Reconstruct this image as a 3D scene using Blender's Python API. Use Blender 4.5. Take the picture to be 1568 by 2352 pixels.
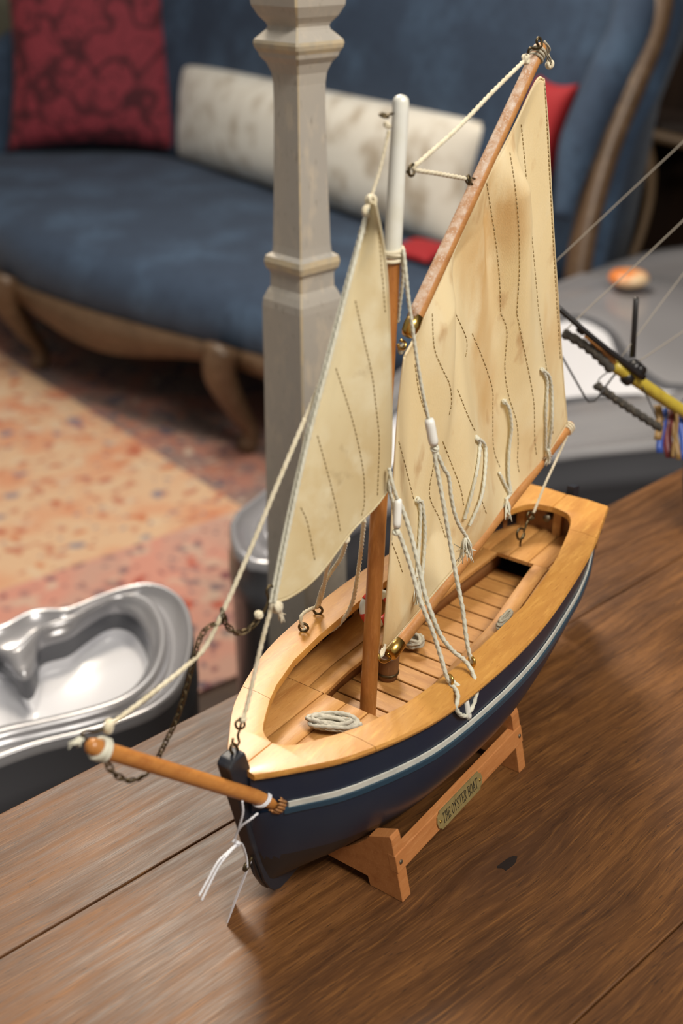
import bpy, bmesh, math, random
import numpy as np
from mathutils import Vector, Matrix
random.seed(7); rng = np.random.default_rng(7)
for o in list(bpy.data.objects): bpy.data.objects.remove(o)
scene = bpy.context.scene; COL = scene.collection
R = math.radians

# ------------------------------------------------------------------ camera
F_PX, PITCH, CAM_H = 2650.3, R(27.1168), 0.53188     # focal length in pixels of the 1568x2352 frame
cam_d = bpy.data.cameras.new('camera'); cam = bpy.data.objects.new('camera', cam_d); COL.objects.link(cam)
cam.location = (0, 0, CAM_H); cam.rotation_euler = (R(90) - PITCH, 0, 0)
cam_d.sensor_fit = 'VERTICAL'; cam_d.sensor_height = 36; cam_d.sensor_width = 24
cam_d.lens = F_PX / 2352 * 36
cam_d.clip_start = 0.02
cam_d.dof.use_dof = True; cam_d.dof.focus_distance = 0.74; cam_d.dof.aperture_fstop = 5.0
scene.camera = cam

# ------------------------------------------------------------------ light
scene.view_settings.view_transform = 'Standard'; scene.view_settings.look = 'None'
scene.view_settings.gamma = 1; scene.view_settings.exposure = 0.14
world = bpy.data.worlds.new('room_light'); scene.world = world; world.use_nodes = True
world.node_tree.nodes['Background'].inputs[0].default_value = (1.0, 0.93, 0.83, 1)
world.node_tree.nodes['Background'].inputs[1].default_value = 0.26
def area(name, loc, target, size, power, color, size_y=None):
    l = bpy.data.lights.new(name, 'AREA'); l.shape = 'RECTANGLE'; l.size = size; l.size_y = size_y or size
    l.energy = power; l.color = color
    o = bpy.data.objects.new(name, l); COL.objects.link(o); o.location = loc
    o.rotation_euler = (Vector(target) - Vector(loc)).to_track_quat('-Z', 'Y').to_euler()
    return o
area('ceiling_lamp_key', (-0.35, 2.15, 1.95), (0.1, 0.75, 0.1), 0.48, 46, (1.0, 0.87, 0.70))
area('ceiling_panel_far', (-0.55, 3.0, 1.95), (-0.5, 2.2, -0.7), 1.2, 17, (1.0, 0.95, 0.88), 0.6)
area('fill_panel_near', (0.9, -0.3, 1.9), (0.2, 0.8, 0.1), 0.9, 46, (1.0, 0.93, 0.83), 0.5)  # unseen soft fill added at front right to brighten sails and port side

# ------------------------------------------------------------------ pixel -> place helpers (pinhole of the camera above)
CP, SP = math.cos(PITCH), math.sin(PITCH)
def ray(x, y):
    r = (x - 784) / F_PX; u = (1176 - y) / F_PX
    return np.array([r, CP + u * SP, -SP + u * CP])
CAMP = np.array([0, 0, CAM_H])
def gz(x, y, z=0.0):                       # on the horizontal plane z
    d = ray(x, y); return CAMP + d * ((z - CAM_H) / d[2])
def gd(x, y, dist):                        # at a distance measured along the lens axis
    return CAMP + ray(x, y) * dist
PSI = R(36.0795); BO = np.array([-0.0558, 0.503, 0.0])
AX = np.array([math.sin(PSI), math.cos(PSI), 0]); PT = np.array([AX[1], -AX[0], 0])
def loc_(P): return np.array([(P - BO) @ AX, (P - BO) @ PT, P[2]])
def bv(x, y, v=0.0):                       # boat coordinates (u aft, v port, w up) on the lengthwise plane v
    d = ray(x, y); t = (v - (CAMP - BO) @ PT) / (d @ PT); return loc_(CAMP + d * t)
def bw(x, y, w=0.0): return loc_(gz(x, y, w))
def bu(x, y, u=0.0):
    d = ray(x, y); t = (u - (CAMP - BO) @ AX) / (d @ AX); return loc_(CAMP + d * t)

# ------------------------------------------------------------------ materials
def mat(name, base, rough=0.5, metal=0.0, noise=None, bump=0.0, bscale=200, spec=0.5, stretch=(1, 1, 1), coat=0.0, trans=0.0, sheen=0.0):
    m = bpy.data.materials.new(name); m.use_nodes = True
    nt = m.node_tree; N = nt.nodes; L = nt.links; p = N['Principled BSDF']
    p.inputs['Base Color'].default_value = (*base, 1); p.inputs['Roughness'].default_value = rough
    p.inputs['Metallic'].default_value = metal; p.inputs['Specular IOR Level'].default_value = spec
    p.inputs['Coat Weight'].default_value = coat; p.inputs['Coat Roughness'].default_value = 0.15
    p.inputs['Sheen Weight'].default_value = sheen
    tc = N.new('ShaderNodeTexCoord'); mp = N.new('ShaderNodeMapping'); mp.inputs['Scale'].default_value = stretch
    L.new(tc.outputs['Object'], mp.inputs['Vector'])
    if noise:                                # [(scale, detail, colour, lo, hi), ...] layered over the base
        last = None
        for sc, det, colr, lo, hi in noise:
            n = N.new('ShaderNodeTexNoise'); n.inputs['Scale'].default_value = sc; n.inputs['Detail'].default_value = det
            L.new(mp.outputs[0], n.inputs['Vector'])
            mr = N.new('ShaderNodeMapRange'); mr.inputs[1].default_value = lo; mr.inputs[2].default_value = hi
            src = n.outputs['Fac']
            if hi < lo:                      # contour: distance from the mid level
                m1 = N.new('ShaderNodeMath'); m1.operation = 'SUBTRACT'; m1.inputs[1].default_value = .5; L.new(src, m1.inputs[0])
                m2 = N.new('ShaderNodeMath'); m2.operation = 'ABSOLUTE'; L.new(m1.outputs[0], m2.inputs[0]); src = m2.outputs[0]
            L.new(src, mr.inputs[0])
            mx = N.new('ShaderNodeMix'); mx.data_type = 'RGBA'
            L.new(mr.outputs[0], mx.inputs[0])
            if last: L.new(last, mx.inputs[6])
            else: mx.inputs[6].default_value = (*base, 1)
            mx.inputs[7].default_value = (*colr, 1); last = mx.outputs[2]
        L.new(last, p.inputs['Base Color'])
    if bump:
        n = N.new('ShaderNodeTexNoise'); n.inputs['Scale'].default_value = bscale; n.inputs['Detail'].default_value = 3
        L.new(mp.outputs[0], n.inputs['Vector'])
        b = N.new('ShaderNodeBump'); b.inputs['Strength'].default_value = bump; b.inputs['Distance'].default_value = 0.002
        L.new(n.outputs['Fac'], b.inputs['Height']); L.new(b.outputs[0], p.inputs['Normal'])
    if trans:
        out = N['Material Output']; t = N.new('ShaderNodeBsdfTranslucent'); ms = N.new('ShaderNodeMixShader')
        ms.inputs[0].default_value = trans
        if noise: L.new(last, t.inputs['Color'])
        else: t.inputs['Color'].default_value = (*base, 1)
        L.new(p.outputs[0], ms.inputs[1]); L.new(t.outputs[0], ms.inputs[2]); L.new(ms.outputs[0], out.inputs['Surface'])
    return m
M = {}
def wood(name, base, dark, light, rough, along=(1, 14, 14), sc=60, **k):
    return mat(name, base, rough, noise=[(sc * .25, 3, dark, .45, .75), (sc, 4, light, .5, .8), (sc * 3, 2, dark, .58, .8)], stretch=along, bump=.05, bscale=sc * 3, **k)
M['deck'] = wood('varnished_rim_wood', (.56, .270, .060), (.42, .175, .036), (.68, .36, .09), .36, (1, 6, 6), 60, coat=.30)
M['board'] = wood('varnished_board_wood', (.50, .25, .075), (.36, .155, .042), (.60, .33, .11), .40, (1, 8, 8), 60, coat=.15)
M['plank'] = wood('varnished_plank_wood', (.48, .235, .070), (.34, .145, .04), (.58, .31, .10), .40, (8, 1, 8), 60, coat=.15)
M['inner'] = wood('inner_hull_wood', (.30, .14, .05), (.22, .10, .035), (.36, .18, .07), .5)
M['spar'] = wood('spar_wood', (.40, .155, .036), (.29, .10, .024), (.48, .20, .055), .36, (6, 6, .8), 120, coat=.2)
M['sprit'] = wood('bowsprit_wood', (.46, .19, .045), (.35, .125, .03), (.52, .23, .06), .36, (2, 6, 6), 120, coat=.2)
M['dusty'] = mat('dusty_spar_wood', (.44, .24, .125), .7, noise=[(180, 4, (.60, .47, .37), .40, .68), (900, 2, (.66, .56, .48), .55, .72)], bump=.25, bscale=1500)
M['gaff'] = wood('gaff_wood', (.46, .21, .065), (.36, .15, .045), (.54, .27, .10), .42, (2, 6, 6), 120)
M['cradle'] = wood('cradle_wood', (.46, .185, .060), (.37, .135, .04), (.54, .24, .09), .42, (1, 8, 8), 90)
M['navy'] = mat('navy_hull_paint', (.009, .018, .040), .30, spec=.5, noise=[(30, 3, (.013, .022, .042), .4, .7)])
M['black'] = mat('black_hull_paint', (.012, .010, .011), .42, noise=[(40, 3, (.020, .016, .015), .45, .7)])
M['stem'] = mat('stem_paint', (.014, .017, .026), .45, noise=[(60, 4, (.035, .037, .042), .55, .75)])
M['teal'] = mat('ledge_highlight_paint', (.016, .045, .075), .22)  # teal base colour carries the bluish highlight along the ledge
M['stripe'] = mat('white_stripe_paint', (.62, .62, .56), .4, noise=[(90, 3, (.50, .51, .47), .45, .7)])
M['whitepaint'] = mat('white_mast_paint', (.78, .79, .74), .22, noise=[(40, 3, (.70, .69, .58), .5, .75)], coat=.3)
M['rope'] = mat('cotton_cord', (.74, .67, .50), .9, noise=[(150, 3, (.62, .54, .36), .45, .7)], bump=.3, bscale=3000, sheen=.3)
M['cord'] = mat('pale_cord', (.70, .69, .57), .9, noise=[(200, 3, (.58, .56, .44), .45, .7)], bump=.3, bscale=3000, sheen=.3)
M['greycord'] = mat('grey_cord', (.47, .43, .33), .9, noise=[(300, 3, (.32, .29, .22), .45, .7)], bump=.4, bscale=3000)
M['hank'] = mat('grey_white_cord', (.56, .53, .44), .9, noise=[(250, 3, (.42, .40, .33), .45, .7)], bump=.4, bscale=3000)
M['string'] = mat('white_string', (.76, .77, .82), .8, bump=.3, bscale=4000)
M['toggle'] = mat('white_plastic', (.82, .82, .78), .4)
M['sail'] = mat('sail_canvas', (.90, .79, .53), .9, noise=[(13, 4, (.74, .50, .20), .53, .72), (45, 4, (.92, .83, .60), .5, .7), (60, 5, (.62, .40, .17), .61, .78)], bump=.15, bscale=1800, trans=.36, stretch=(1, 1, .38))  # brown stains drawn out into streaks that also stand in for fold shading
M['jib'] = mat('jib_canvas', (.82, .74, .51), .9, noise=[(10, 3, (.70, .56, .30), .46, .74), (40, 4, (.86, .80, .60), .5, .7), (70, 5, (.55, .44, .25), .66, .85)], bump=.12, bscale=1800, trans=.34)
M['stitch'] = mat('stitch_thread', (.33, .25, .12), .9)
M['brass'] = mat('brass', (.55, .36, .10), .28, metal=1.0, noise=[(200, 3, (.40, .25, .07), .5, .7)])
M['oldbrass'] = mat('tarnished_brass', (.12, .09, .045), .42, metal=.85, noise=[(300, 3, (.07, .052, .03), .45, .7)])
M['plate'] = mat('name_plate_brass', (.34, .265, .11), .45, metal=.35, noise=[(250, 3, (.29, .22, .09), .45, .7)])
M['ink'] = mat('engraved_ink', (.012, .010, .007), .6)
M['card'] = mat('tag_card', (.60, .58, .62), .7)
M['red'] = mat('red_paint', (.50, .030, .015), .45)
M['tub'] = wood('tub_wood', (.19, .085, .03), (.12, .05, .02), (.25, .12, .05), .5, (8, 8, 1), 80)
M['iron'] = mat('dull_screw_metal', (.20, .17, .12), .45, metal=.8)
M['blue'] = mat('blue_velvet', (.024, .046, .088), .85, noise=[(6, 3, (.045, .085, .150), .45, .68), (40, 3, (.016, .032, .064), .5, .8)], sheen=.06)
M['redcush'] = mat('red_damask', (.29, .034, .052), .8, noise=[(7, 1.2, (.085, .010, .018), .045, .015), (16, 1.5, (.10, .012, .02), .03, .008)], sheen=.05)
M['redplain'] = mat('red_cushion_cloth', (.36, .012, .018), .75)
M['bolster'] = mat('white_velour', (.84, .80, .70), .85, noise=[(11, 3, (.50, .42, .31), .48, .68)], sheen=.4)
M['sofawood'] = wood('sofa_wood', (.11, .065, .035), (.07, .042, .022), (.17, .11, .065), .4, (2, 2, 2), 20)
M['post'] = mat('limed_post_wood', (.46, .42, .36), .55, noise=[(5, 4, (.38, .375, .36), .42, .68), (90, 4, (.54, .485, .40), .52, .75), (220, 3, (.27, .24, .20), .62, .82)], stretch=(1, 1, .45), bump=.06, bscale=300)
M['postedge'] = mat('rubbed_post_edge', (.55, .46, .31), .5, noise=[(60, 3, (.44, .39, .30), .42, .62)])
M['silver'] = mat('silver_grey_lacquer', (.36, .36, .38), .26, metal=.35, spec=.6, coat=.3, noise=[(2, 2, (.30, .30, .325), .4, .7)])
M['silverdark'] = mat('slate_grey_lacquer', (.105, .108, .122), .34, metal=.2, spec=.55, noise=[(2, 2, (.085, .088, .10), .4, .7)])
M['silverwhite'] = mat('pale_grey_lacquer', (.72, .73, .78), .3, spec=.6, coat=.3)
M['orange'] = mat('orange_reflection', (.72, .22, .05), .3, noise=[(14, 1, (.85, .62, .38), .45, .6)])
M['darkwood'] = wood('dark_panel_wood', (.020, .011, .007), (.012, .007, .005), (.034, .018, .010), .45, (3, 3, .5), 6)
M['floor'] = wood('dark_floor_wood', (.055, .030, .018), (.035, .018, .010), (.08, .045, .025), .4, (1, 6, 6), 6)
M['tan'] = mat('tan_chair_wood', (.15, .095, .05), .5)
M['plaster'] = mat('wall_plaster', (.30, .28, .24), .9, noise=[(3, 3, (.26, .24, .20), .4, .7)])
M['olive'] = mat('olive_cloth', (.17, .165, .12), .9)
M['yellow'] = mat('yellow_paint', (.52, .40, .05), .4, noise=[(120, 3, (.42, .30, .04), .5, .7)])
M['blackpaint'] = mat('black_spar_paint', (.012, .011, .012), .35)
M['wire'] = mat('dark_thread', (.035, .033, .035), .7)
M['palethread'] = mat('pale_thread', (.26, .23, .19), .8)
M['braid'] = mat('dark_braided_rope', (.045, .040, .034), .8, noise=[(300, 3, (.14, .12, .09), .55, .7)])
M['shipblue'] = mat('blue_ship_paint', (.035, .085, .36), .4)
M['shipred'] = mat('dark_red_ship_paint', (.15, .028, .032), .4)
M['shipgold'] = mat('ochre_ship_paint', (.26, .155, .05), .45)

def table_material():
    m = bpy.data.materials.new('table_wood'); m.use_nodes = True
    nt = m.node_tree; N = nt.nodes; L = nt.links; p = N['Principled BSDF']
    tc = N.new('ShaderNodeTexCoord')
    def math_(op, a, b=None, c=None):
        n = N.new('ShaderNodeMath'); n.operation = op
        for i, v in enumerate((a, b, c)):
            if v is None: continue
            if isinstance(v, (int, float)): n.inputs[i].default_value = v
            else: L.new(v, n.inputs[i])
        return n.outputs[0]
    sx = N.new('ShaderNodeSeparateXYZ'); L.new(tc.outputs['Object'], sx.inputs[0])
    X, Y = sx.outputs[0], sx.outputs[1]
    def noise(vx, vy, sc, det, rough=.55):
        c = N.new('ShaderNodeCombineXYZ'); L.new(vx, c.inputs[0]); L.new(vy, c.inputs[1])
        n = N.new('ShaderNodeTexNoise'); n.inputs['Scale'].default_value = sc; n.inputs['Detail'].default_value = det; n.inputs['Roughness'].default_value = rough
        L.new(c.outputs[0], n.inputs['Vector']); return n.outputs['Fac']
    # a knot pushes the grain aside
    kx, ky = KNOT
    dx = math_('SUBTRACT', X, kx); dy = math_('SUBTRACT', Y, ky)
    r2 = math_('ADD', math_('MULTIPLY', math_('MULTIPLY', dx, dx), 260), math_('MULTIPLY', math_('MULTIPLY', dy, dy), 1300))
    kfac = math_('POWER', 2.718, math_('MULTIPLY', r2, -1))
    push = math_('MULTIPLY', math_('MULTIPLY', kfac, dy), -.55)
    wav = math_('MULTIPLY', math_('SUBTRACT', noise(X, Y, 5, 2), .5), .018)
    Yw = math_('ADD', math_('ADD', Y, push), wav)
    xs = math_('MULTIPLY', X, .05)
    broad = noise(math_('MULTIPLY', X, .16), Yw, 22, 5, .62)
    band = noise(math_('MULTIPLY', X, .07), Yw, 150, 6, .68)
    fine = noise(math_('MULTIPLY', X, .045), Yw, 620, 3, .6)
    pores = noise(math_('MULTIPLY', X, .10), Yw, 900, 2, .5)
    patch = noise(X, Y, 7, 3)
    fac = math_('ADD', math_('ADD', math_('MULTIPLY', broad, .42), math_('MULTIPLY', band, .38)), math_('MULTIPLY', patch, .20))
    cr = N.new('ShaderNodeValToRGB'); L.new(fac, cr.inputs[0])
    e = cr.color_ramp.elements; e[0].position = .34; e[0].color = (.032, .0125, .0045, 1); e[1].position = .66; e[1].color = (.245, .104, .027, 1)
    for pos, c in ((.42, (.068, .027, .009, 1)), (.50, (.108, .043, .0125, 1)), (.57, (.165, .067, .018, 1))):
        q = e.new(pos); q.color = c
    def mix(f, a, col, blend='MIX'):
        x = N.new('ShaderNodeMix'); x.data_type = 'RGBA'; x.blend_type = blend; L.new(f, x.inputs[0]); L.new(a, x.inputs[6]); x.inputs[7].default_value = (*col, 1); return x.outputs[2]
    def rng_(v, lo, hi, a=0., b=1.):
        r = N.new('ShaderNodeMapRange'); L.new(v, r.inputs[0]); r.inputs[1].default_value = lo; r.inputs[2].default_value = hi; r.inputs[3].default_value = a; r.inputs[4].default_value = b; return r.outputs[0]
    col = mix(rng_(fine, .52, .72, 0, .5), cr.outputs[0], (.29, .125, .032))
    col = mix(rng_(pores, .60, .72, 0, .75), col, (.026, .012, .006))
    col = mix(rng_(kfac, .35, .95, 0, .55), col, (.075, .032, .014))
    L.new(col, p.inputs['Base Color'])
    L.new(rng_(band, .35, .65, .40, .56), p.inputs['Roughness'])
    p.inputs['Specular IOR Level'].default_value = .42
    b = N.new('ShaderNodeBump'); b.inputs['Strength'].default_value = .16; b.inputs['Distance'].default_value = .0006
    L.new(math_('ADD', math_('MULTIPLY', band, .6), math_('MULTIPLY', pores, -.8)), b.inputs['Height']); L.new(b.outputs[0], p.inputs['Normal'])
    return m

def rug_material():
    m = bpy.data.materials.new('rug_pile'); m.use_nodes = True
    nt = m.node_tree; N = nt.nodes; L = nt.links; p = N['Principled BSDF']; p.inputs['Roughness'].default_value = .95
    p.inputs['Specular IOR Level'].default_value = .1
    tc = N.new('ShaderNodeTexCoord'); sx = N.new('ShaderNodeSeparateXYZ'); L.new(tc.outputs['Object'], sx.inputs[0])
    wn = N.new('ShaderNodeTexNoise'); wn.inputs['Scale'].default_value = 9; wn.inputs['Detail'].default_value = 2; L.new(tc.outputs['Object'], wn.inputs['Vector'])
    wm_ = N.new('ShaderNodeVectorMath'); wm_.operation = 'MULTIPLY_ADD'; L.new(wn.outputs['Color'], wm_.inputs[0]); wm_.inputs[1].default_value = (.10, .10, 0); L.new(tc.outputs['Object'], wm_.inputs[2])
    def vor(sc, feat='F1', rnd=1.0):
        v = N.new('ShaderNodeTexVoronoi'); v.inputs['Scale'].default_value = sc; v.feature = feat; v.inputs['Randomness'].default_value = rnd
        L.new(wm_.outputs[0], v.inputs['Vector']); return v
    def noi(sc, det=2):
        n = N.new('ShaderNodeTexNoise'); n.inputs['Scale'].default_value = sc; n.inputs['Detail'].default_value = det; L.new(tc.outputs['Object'], n.inputs['Vector']); return n.outputs['Fac']
    def rr(v, lo, hi, a=0., b=1.):
        r = N.new('ShaderNodeMapRange'); L.new(v, r.inputs[0]); r.inputs[1].default_value = lo; r.inputs[2].default_value = hi; r.inputs[3].default_value = a; r.inputs[4].default_value = b; return r.outputs[0]
    def mix(f, a, b):
        x = N.new('ShaderNodeMix'); x.data_type = 'RGBA'
        L.new(f, x.inputs[0])
        for i, v in ((6, a), (7, b)):
            if isinstance(v, tuple): x.inputs[i].default_value = (*v, 1)
            else: L.new(v, x.inputs[i])
        return x.outputs[2]
    def field(base, second, flower):
        c = mix(rr(noi(5), .44, .60), base, second)
        v = vor(15); ramp = N.new('ShaderNodeValToRGB'); L.new(v.outputs['Color'], ramp.inputs[0]); ramp.color_ramp.interpolation = 'CONSTANT'
        e = ramp.color_ramp.elements; e[0].position = 0; e[0].color = (*flower[0], 1); e[1].position = .8; e[1].color = (*flower[3], 1)
        for pos, k in ((.35, 1), (.6, 2)): q = e.new(pos); q.color = (*flower[k], 1)
        c = mix(rr(v.outputs['Distance'], .30, .18, 0, .85), c, ramp.outputs[0])
        v2 = vor(31); ramp2 = N.new('ShaderNodeValToRGB'); L.new(v2.outputs['Color'], ramp2.inputs[0]); ramp2.color_ramp.interpolation = 'CONSTANT'
        e = ramp2.color_ramp.elements; e[0].position = 0; e[0].color = (*flower[2], 1); e[1].position = .55; e[1].color = (*flower[4], 1)
        c = mix(rr(v2.outputs['Distance'], .26, .16, 0, .7), c, ramp2.outputs[0])
        c = mix(rr(noi(13, 3), .56, .66, 0, .6), c, flower[3]); c = mix(rr(noi(17, 2), .40, .33, 0, .6), c, flower[0])
        return c
    light = field((.62, .42, .27), (.60, .29, .17), [(.40, .10, .06), (.50, .17, .08), (.20, .19, .24), (.62, .50, .36), (.30, .12, .10)])
    bord = field((.24, .17, .15), (.36, .17, .13), [(.07, .08, .12), (.44, .18, .11), (.52, .42, .33), (.17, .13, .14), (.42, .33, .27)])
    pink = field((.56, .27, .21), (.50, .30, .24), [(.06, .07, .11), (.42, .07, .04), (.16, .05, .07), (.56, .44, .34), (.10, .09, .13)])
    c = mix(rr(sx.outputs[1], .005, -.005), light, bord) if False else light
    a = N.new('ShaderNodeMath'); a.operation = 'GREATER_THAN'; L.new(sx.outputs[1], a.inputs[0]); a.inputs[1].default_value = 0.0
    c = mix(a.outputs[0], c, bord)
    a2 = N.new('ShaderNodeMath'); a2.operation = 'GREATER_THAN'; L.new(sx.outputs[0], a2.inputs[0]); a2.inputs[1].default_value = 0.0
    c = mix(a2.outputs[0], c, pink)
    L.new(c, p.inputs['Base Color'])
    return m

# ------------------------------------------------------------------ object helpers
def link(name, me, material, parent=None, smooth=True, kind=None):
    if material is not None and not me.materials: me.materials.append(material)
    if smooth:
        for f in me.polygons: f.use_smooth = True
    o = bpy.data.objects.new(name, me); COL.objects.link(o)
    if parent: o.parent = parent
    if kind: o['kind'] = kind
    return o
def mesh(name, V, Fc, mats=None):
    me = bpy.data.meshes.new(name); me.from_pydata([tuple(map(float, v)) for v in V], [], Fc); me.update()
    bm = bmesh.new(); bm.from_mesh(me); bmesh.ops.recalc_face_normals(bm, faces=bm.faces); bm.to_mesh(me); bm.free()
    return me
def obj(name, V, Fc, material, parent=None, smooth=True, kind=None): return link(name, mesh(name, V, Fc), material, parent, smooth, kind)
def tag(o, label, cat, group=None):
    o['label'] = label; o['category'] = cat
    if group: o['group'] = group
    return o
def empty(name, loc=(0, 0, 0), rz=0.0):
    o = bpy.data.objects.new(name, None); COL.objects.link(o); o.location = loc; o.rotation_euler = (0, 0, rz); o.empty_display_size = .05; return o
def sharp(o, ang=35):
    me = o.data
    bm = bmesh.new(); bm.from_mesh(me)
    for e in bm.edges:
        if len(e.link_faces) == 2 and e.calc_face_angle(0) > R(ang): e.smooth = False
    bm.to_mesh(me); bm.free(); return o
def bevel(o, w, seg=2):
    b = o.modifiers.new('bevel', 'BEVEL'); b.width = w; b.segments = seg; b.limit_method = 'ANGLE'; b.angle_limit = R(35); return o
def spline(P, n):                          # Catmull-Rom through P, n samples evenly spaced
    P = np.array(P, float)
    if len(P) == 2:
        t = np.linspace(0, 1, n)[:, None]; return P[0] * (1 - t) + P[1] * t
    Q = np.vstack([2 * P[0] - P[1], P, 2 * P[-1] - P[-2]]); out = []
    for i in range(1, len(Q) - 2):
        t = np.linspace(0, 1, 24, endpoint=False)[:, None]
        a, b, c, d = Q[i - 1], Q[i], Q[i + 1], Q[i + 2]
        out.append(.5 * (2 * b + (c - a) * t + (2 * a - 5 * b + 4 * c - d) * t ** 2 + (3 * b - 3 * c + d - a) * t ** 3))
    out = np.vstack(out + [P[-1:]])
    s = np.concatenate([[0], np.cumsum(np.linalg.norm(np.diff(out, axis=0), axis=1))]); q = np.linspace(0, s[-1], n)
    return np.stack([np.interp(q, s, out[:, k]) for k in range(out.shape[1])], 1)
def closed(P, n):                          # closed Catmull-Rom
    P = np.array(P, float); k = len(P); out = []
    for i in range(k):
        a, b, c, d = P[(i - 1) % k], P[i], P[(i + 1) % k], P[(i + 2) % k]
        t = np.linspace(0, 1, 20, endpoint=False)[:, None]
        out.append(.5 * (2 * b + (c - a) * t + (2 * a - 5 * b + 4 * c - d) * t ** 2 + (3 * b - 3 * c + d - a) * t ** 3))
    out = np.vstack(out); out = np.vstack([out, out[:1]])
    s = np.concatenate([[0], np.cumsum(np.linalg.norm(np.diff(out, axis=0), axis=1))]); q = np.linspace(0, s[-1], n, endpoint=False)
    return np.stack([np.interp(q, s, out[:, j]) for j in range(out.shape[1])], 1)
def tube_geo(P, r, seg=8, lobes=0, pitch=.006, depth=.22, cap=True, ring=False):
    P = np.array(P, float); n = len(P); r = np.broadcast_to(np.array(r, float), (n,))
    T = np.gradient(P, axis=0) if not ring else (np.roll(P, -1, 0) - np.roll(P, 1, 0))
    T /= np.linalg.norm(T, axis=1)[:, None] + 1e-12
    up = np.array([0, 0, 1.]) if abs(T[0][2]) < .9 else np.array([1., 0, 0])
    nx = np.cross(T[0], up); nx /= np.linalg.norm(nx); V = []; s = 0
    th = np.linspace(0, 2 * math.pi, seg, endpoint=False)
    for i in range(n):
        nx = nx - T[i] * (nx @ T[i]); nx /= np.linalg.norm(nx); ny = np.cross(T[i], nx)
        if i: s += np.linalg.norm(P[i] - P[i - 1])
        rad = r[i] * (1 + depth * np.cos(lobes * (th - 2 * math.pi * s / pitch / max(lobes, 1)))) if lobes else np.full(seg, r[i])
        V.append(P[i] + (np.cos(th) * rad)[:, None] * nx + (np.sin(th) * rad)[:, None] * ny)
    V = np.vstack(V); Fc = []
    for i in range(n if ring else n - 1):
        j = (i + 1) % n
        for k in range(seg): Fc.append((i * seg + k, i * seg + (k + 1) % seg, j * seg + (k + 1) % seg, j * seg + k))
    if cap and not ring: Fc += [tuple(range(seg - 1, -1, -1)), tuple(range((n - 1) * seg, n * seg))]
    return V, Fc
def join(parts):
    V = []; Fc = []; o = 0
    for v, f in parts:
        V.append(np.array(v, float)); Fc += [tuple(i + o for i in q) for q in f]; o += len(v)
    return np.vstack(V), Fc
def box_geo(lo, hi):
    x0, y0, z0 = lo; x1, y1, z1 = hi
    return np.array([(x0, y0, z0), (x1, y0, z0), (x1, y1, z0), (x0, y1, z0), (x0, y0, z1), (x1, y0, z1), (x1, y1, z1), (x0, y1, z1)]), \
        [(0, 3, 2, 1), (4, 5, 6, 7), (0, 1, 5, 4), (1, 2, 6, 5), (2, 3, 7, 6), (3, 0, 4, 7)]
def prism_geo(poly, lo, hi, axis=2):        # polygon in two axes, extruded along the third
    n = len(poly); V = []
    for h in (lo, hi):
        for a, b in poly:
            p = [a, b]; p.insert(axis, h); V.append(p)
    return np.array(V), [tuple(range(n - 1, -1, -1)), tuple(range(n, 2 * n))] + [(i, (i + 1) % n, n + (i + 1) % n, n + i) for i in range(n)]
def lathe_geo(prof, seg=24, base=(0, 0, 0)):
    V = []; Fc = []; n = len(prof)
    for r, z in prof:
        for k in range(seg):
            a = 2 * math.pi * k / seg; V.append((base[0] + r * math.cos(a), base[1] + r * math.sin(a), base[2] + z))
    for i in range(n - 1):
        for k in range(seg): Fc.append((i * seg + k, i * seg + (k + 1) % seg, (i + 1) * seg + (k + 1) % seg, (i + 1) * seg + k))
    Fc += [tuple(range(seg - 1, -1, -1)), tuple(range((n - 1) * seg, n * seg))]
    return np.array(V), Fc
def torus_geo(R1, r, n=18, seg=8, sx=1, sy=1):
    P = [(R1 * sx * math.cos(2 * math.pi * i / n), R1 * sy * math.sin(2 * math.pi * i / n), 0) for i in range(n)]
    return tube_geo(P, r, seg, ring=True)
def basis(x, z):                            # 4x4 with columns x, z x x, z
    x = Vector(x).normalized(); z = Vector(z); z = (z - x * z.dot(x)).normalized(); y = z.cross(x)
    return Matrix(((x[0], y[0], z[0], 0), (x[1], y[1], z[1], 0), (x[2], y[2], z[2], 0), (0, 0, 0, 1)))

# ================================================================== SETTING
FZ = -0.70
fl = obj('floor', *box_geo((-5, -1.5, FZ - .05), (5, 7.5, FZ)), M['floor'], smooth=False, kind='structure')
SD = np.array([.564, -.826, 0]); SN = np.array([.826, .564, 0])          # along the sofa, towards the sofa's back
def so(s, n, z): p = SD * s + SN * n; return (p[0], p[1], z)
wb = []
for s, n in ((-6.2, 2.75), (1.2, 2.75), (1.2, 2.85), (-6.2, 2.85)): wb.append(so(s, n, 0)[:2])
obj('wall_back', *prism_geo(wb, FZ, 2.0), M['darkwood'], smooth=False, kind='structure')

wl = [so(-6.2, 2.75, 0)[:2], so(-6.2, -3.5, 0)[:2], so(-6.3, -3.5, 0)[:2], so(-6.3, 2.75, 0)[:2]]
obj('wall_left', *prism_geo(wl, FZ, 2.0), M['plaster'], smooth=False, kind='structure')
# ---- rug
ra = gz(0, 770, FZ); rb = gz(590, 1130, FZ); rdir = (rb - ra) / np.linalg.norm(rb - ra)
rorg = gz(560, 1175, FZ)
rug = empty('rug'); rug.location = (rorg[0], rorg[1], FZ); rug.rotation_euler[2] = math.atan2(rdir[1], rdir[0])
rg = obj('rug_pile', *box_geo((-3.2, -2.2, 0.0), (.55, .62, .008)), rug_material(), rug, smooth=False)
tag(rug, 'salmon and navy patterned oriental rug in front of the blue sofa', 'rug')

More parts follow.
